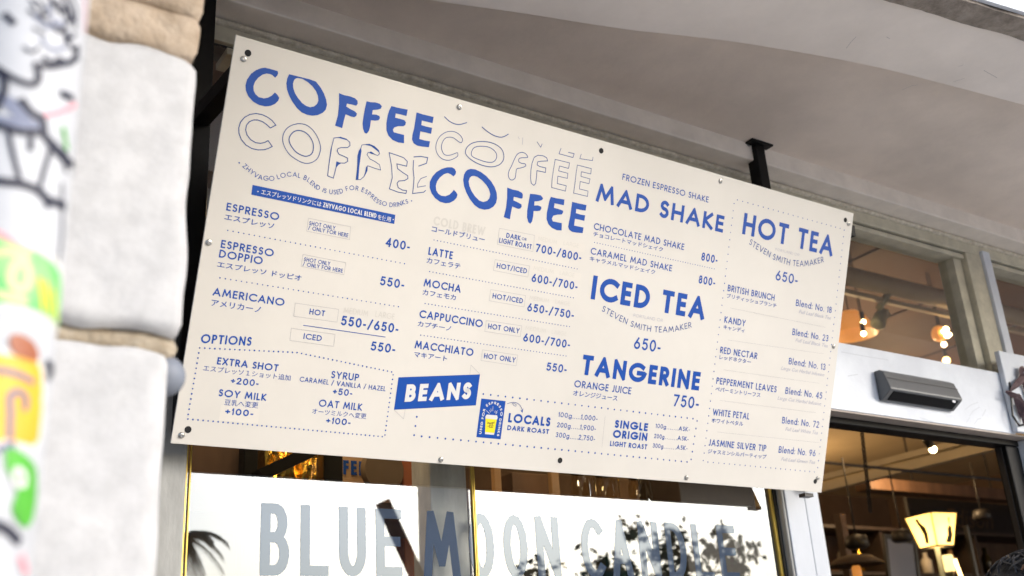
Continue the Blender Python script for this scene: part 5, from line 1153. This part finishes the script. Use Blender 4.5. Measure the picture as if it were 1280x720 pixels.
# ------------------------------------------------------------------ street side, seen only mirrored in the glass
def palm(px, py, Y, label):
    c = mirror(px, py, Y); t = thing('palm_tree', (c.x, c.y, 0), label, 'palm tree', 'trees across the street')
    m = MB(); m.tube([(c.x+.1*math.sin(i*.7), c.y, c.z*i/8) for i in range(9)], [.17-.008*i for i in range(9)], 12); m.build('trunk', M['bark'], t, smooth=True)
    m = MB()
    for f_ in range(26):
        az = 2*PI*f_/26+random.uniform(-.2, .2); el = random.uniform(-.5, 1.2); L = random.uniform(.4, .7); pts = []
        for i in range(12):
            s = i/11; rr = L*s*math.cos(el*.6); pts.append(c+Vector((math.cos(az)*rr, math.sin(az)*rr, L*s*math.sin(el)-.45*s*s)))
        for i in range(11):
            a, b = pts[i], pts[i+1]; dd = (b-a).normalized(); sd = dd.cross(Vector((0, 0, 1))).normalized()
            for sg in (-1, 1):
                for q in (0, .5):
                    p = a+(b-a)*q; e = p+sd*sg*.13*(1-.6*i/11)+dd*.09-Vector((0, 0, .08)); m.face([p, p+dd*.03, e])
    m.build('crown', M['leafd'], t, norm=False)
palm(226, 672, -9, 'palm tree with drooping fronds mirrored at the left end of the window')
def tree(px, py, Y, R_, n, label):
    c = mirror(px, py, Y); t = thing('street_tree', (c.x, c.y, 0), label, 'tree', 'trees across the street')
    m = MB(); m.tube([(c.x, c.y, 0), (c.x+.05, c.y, c.z*.5), (c.x, c.y, c.z)], [.14, .10, .05], 10)
    for i in range(7):
        a = random.uniform(0, 6.3); m.tube([(c.x, c.y, c.z*.6), (c.x+math.cos(a)*R_*.6, c.y+math.sin(a)*R_*.6, c.z+random.uniform(-.2, .5)*R_)], [.05, .015], 6)
    m.build('trunk', M['bark'], t, smooth=True)
    m = MB(); cl = [Vector((random.gauss(0, .5), random.gauss(0, .5), random.gauss(0, .4)))*R_ for _ in range(14)]
    for i in range(n):
        p = c+random.choice(cl)+Vector((random.gauss(0, .17), random.gauss(0, .17), random.gauss(0, .15)))*R_
        a = Vector((random.gauss(0, 1), random.gauss(0, 1), random.gauss(0, 1))).normalized(); b = a.orthogonal().normalized(); s = random.uniform(.05, .1)
        m.face([p-a*s, p+b*s*.5, p+a*s, p-b*s*.5])
    m.build('crown', M['leaf'], t, norm=False)
tree(760, 735, -9, .8, 650, 'loose leafy tree mirrored behind the letters at the middle of the right pane')
tree(905, 700, -10, .6, 420, 'leafy tree mirrored near the right end of the window')
tree(835, 745, -9.5, .8, 800, 'low leafy tree mirrored between the other two trees')
p, q = mirror(478, 627, -3.2), mirror(528, 735, -3.2); m = MB(); m.bar(p, p+(q-p)*2.6, .085, .085); o = m.build('leaning_timber', M['darkwood'], None); tag(o, 'dark leaning timber mirrored across the letter E of the window', 'timber')
p, q = mirror(518, 660, -4.5), mirror(592, 660, -4.5); m = MB(); m.tube([((p.x+q.x)/2, -4.5, 0), ((p.x+q.x)/2, -4.5, 7)], [abs(p.x-q.x)*.40, abs(p.x-q.x)*.36], 20); o = m.build('utility_pole', M['concrete'], None, smooth=True); tag(o, 'thick grey concrete pole mirrored behind the letter M of the window', 'pole')
# warm light of the lamps inside, plus added fill for the window display
for p, e in (((3.9, 4.3, 3.4), 4.5), ((6.4, 4.8, 3.4), 11), ((8.5, 6.0, 3.4), 34), ((5.5, 7.5, 3.4), 26), ((9.5, 8.6, 3.4), 44)): lamp_point(p, e, r=.12)
for x_ in (1.0, 1.9):  # unseen fill lights behind the board, added to brighten the display items
    l = bpy.data.lights.new('display_fill_light', 'AREA'); l.energy = 4; l.size = .25; l.color = (1, .68, .36); o = bpy.data.objects.new('display_fill_light', l); o.location = (x_, 2.42, 2.80); C.objects.link(o)
bpy.data.objects.remove(_fo); bpy.data.curves.remove(_fc)
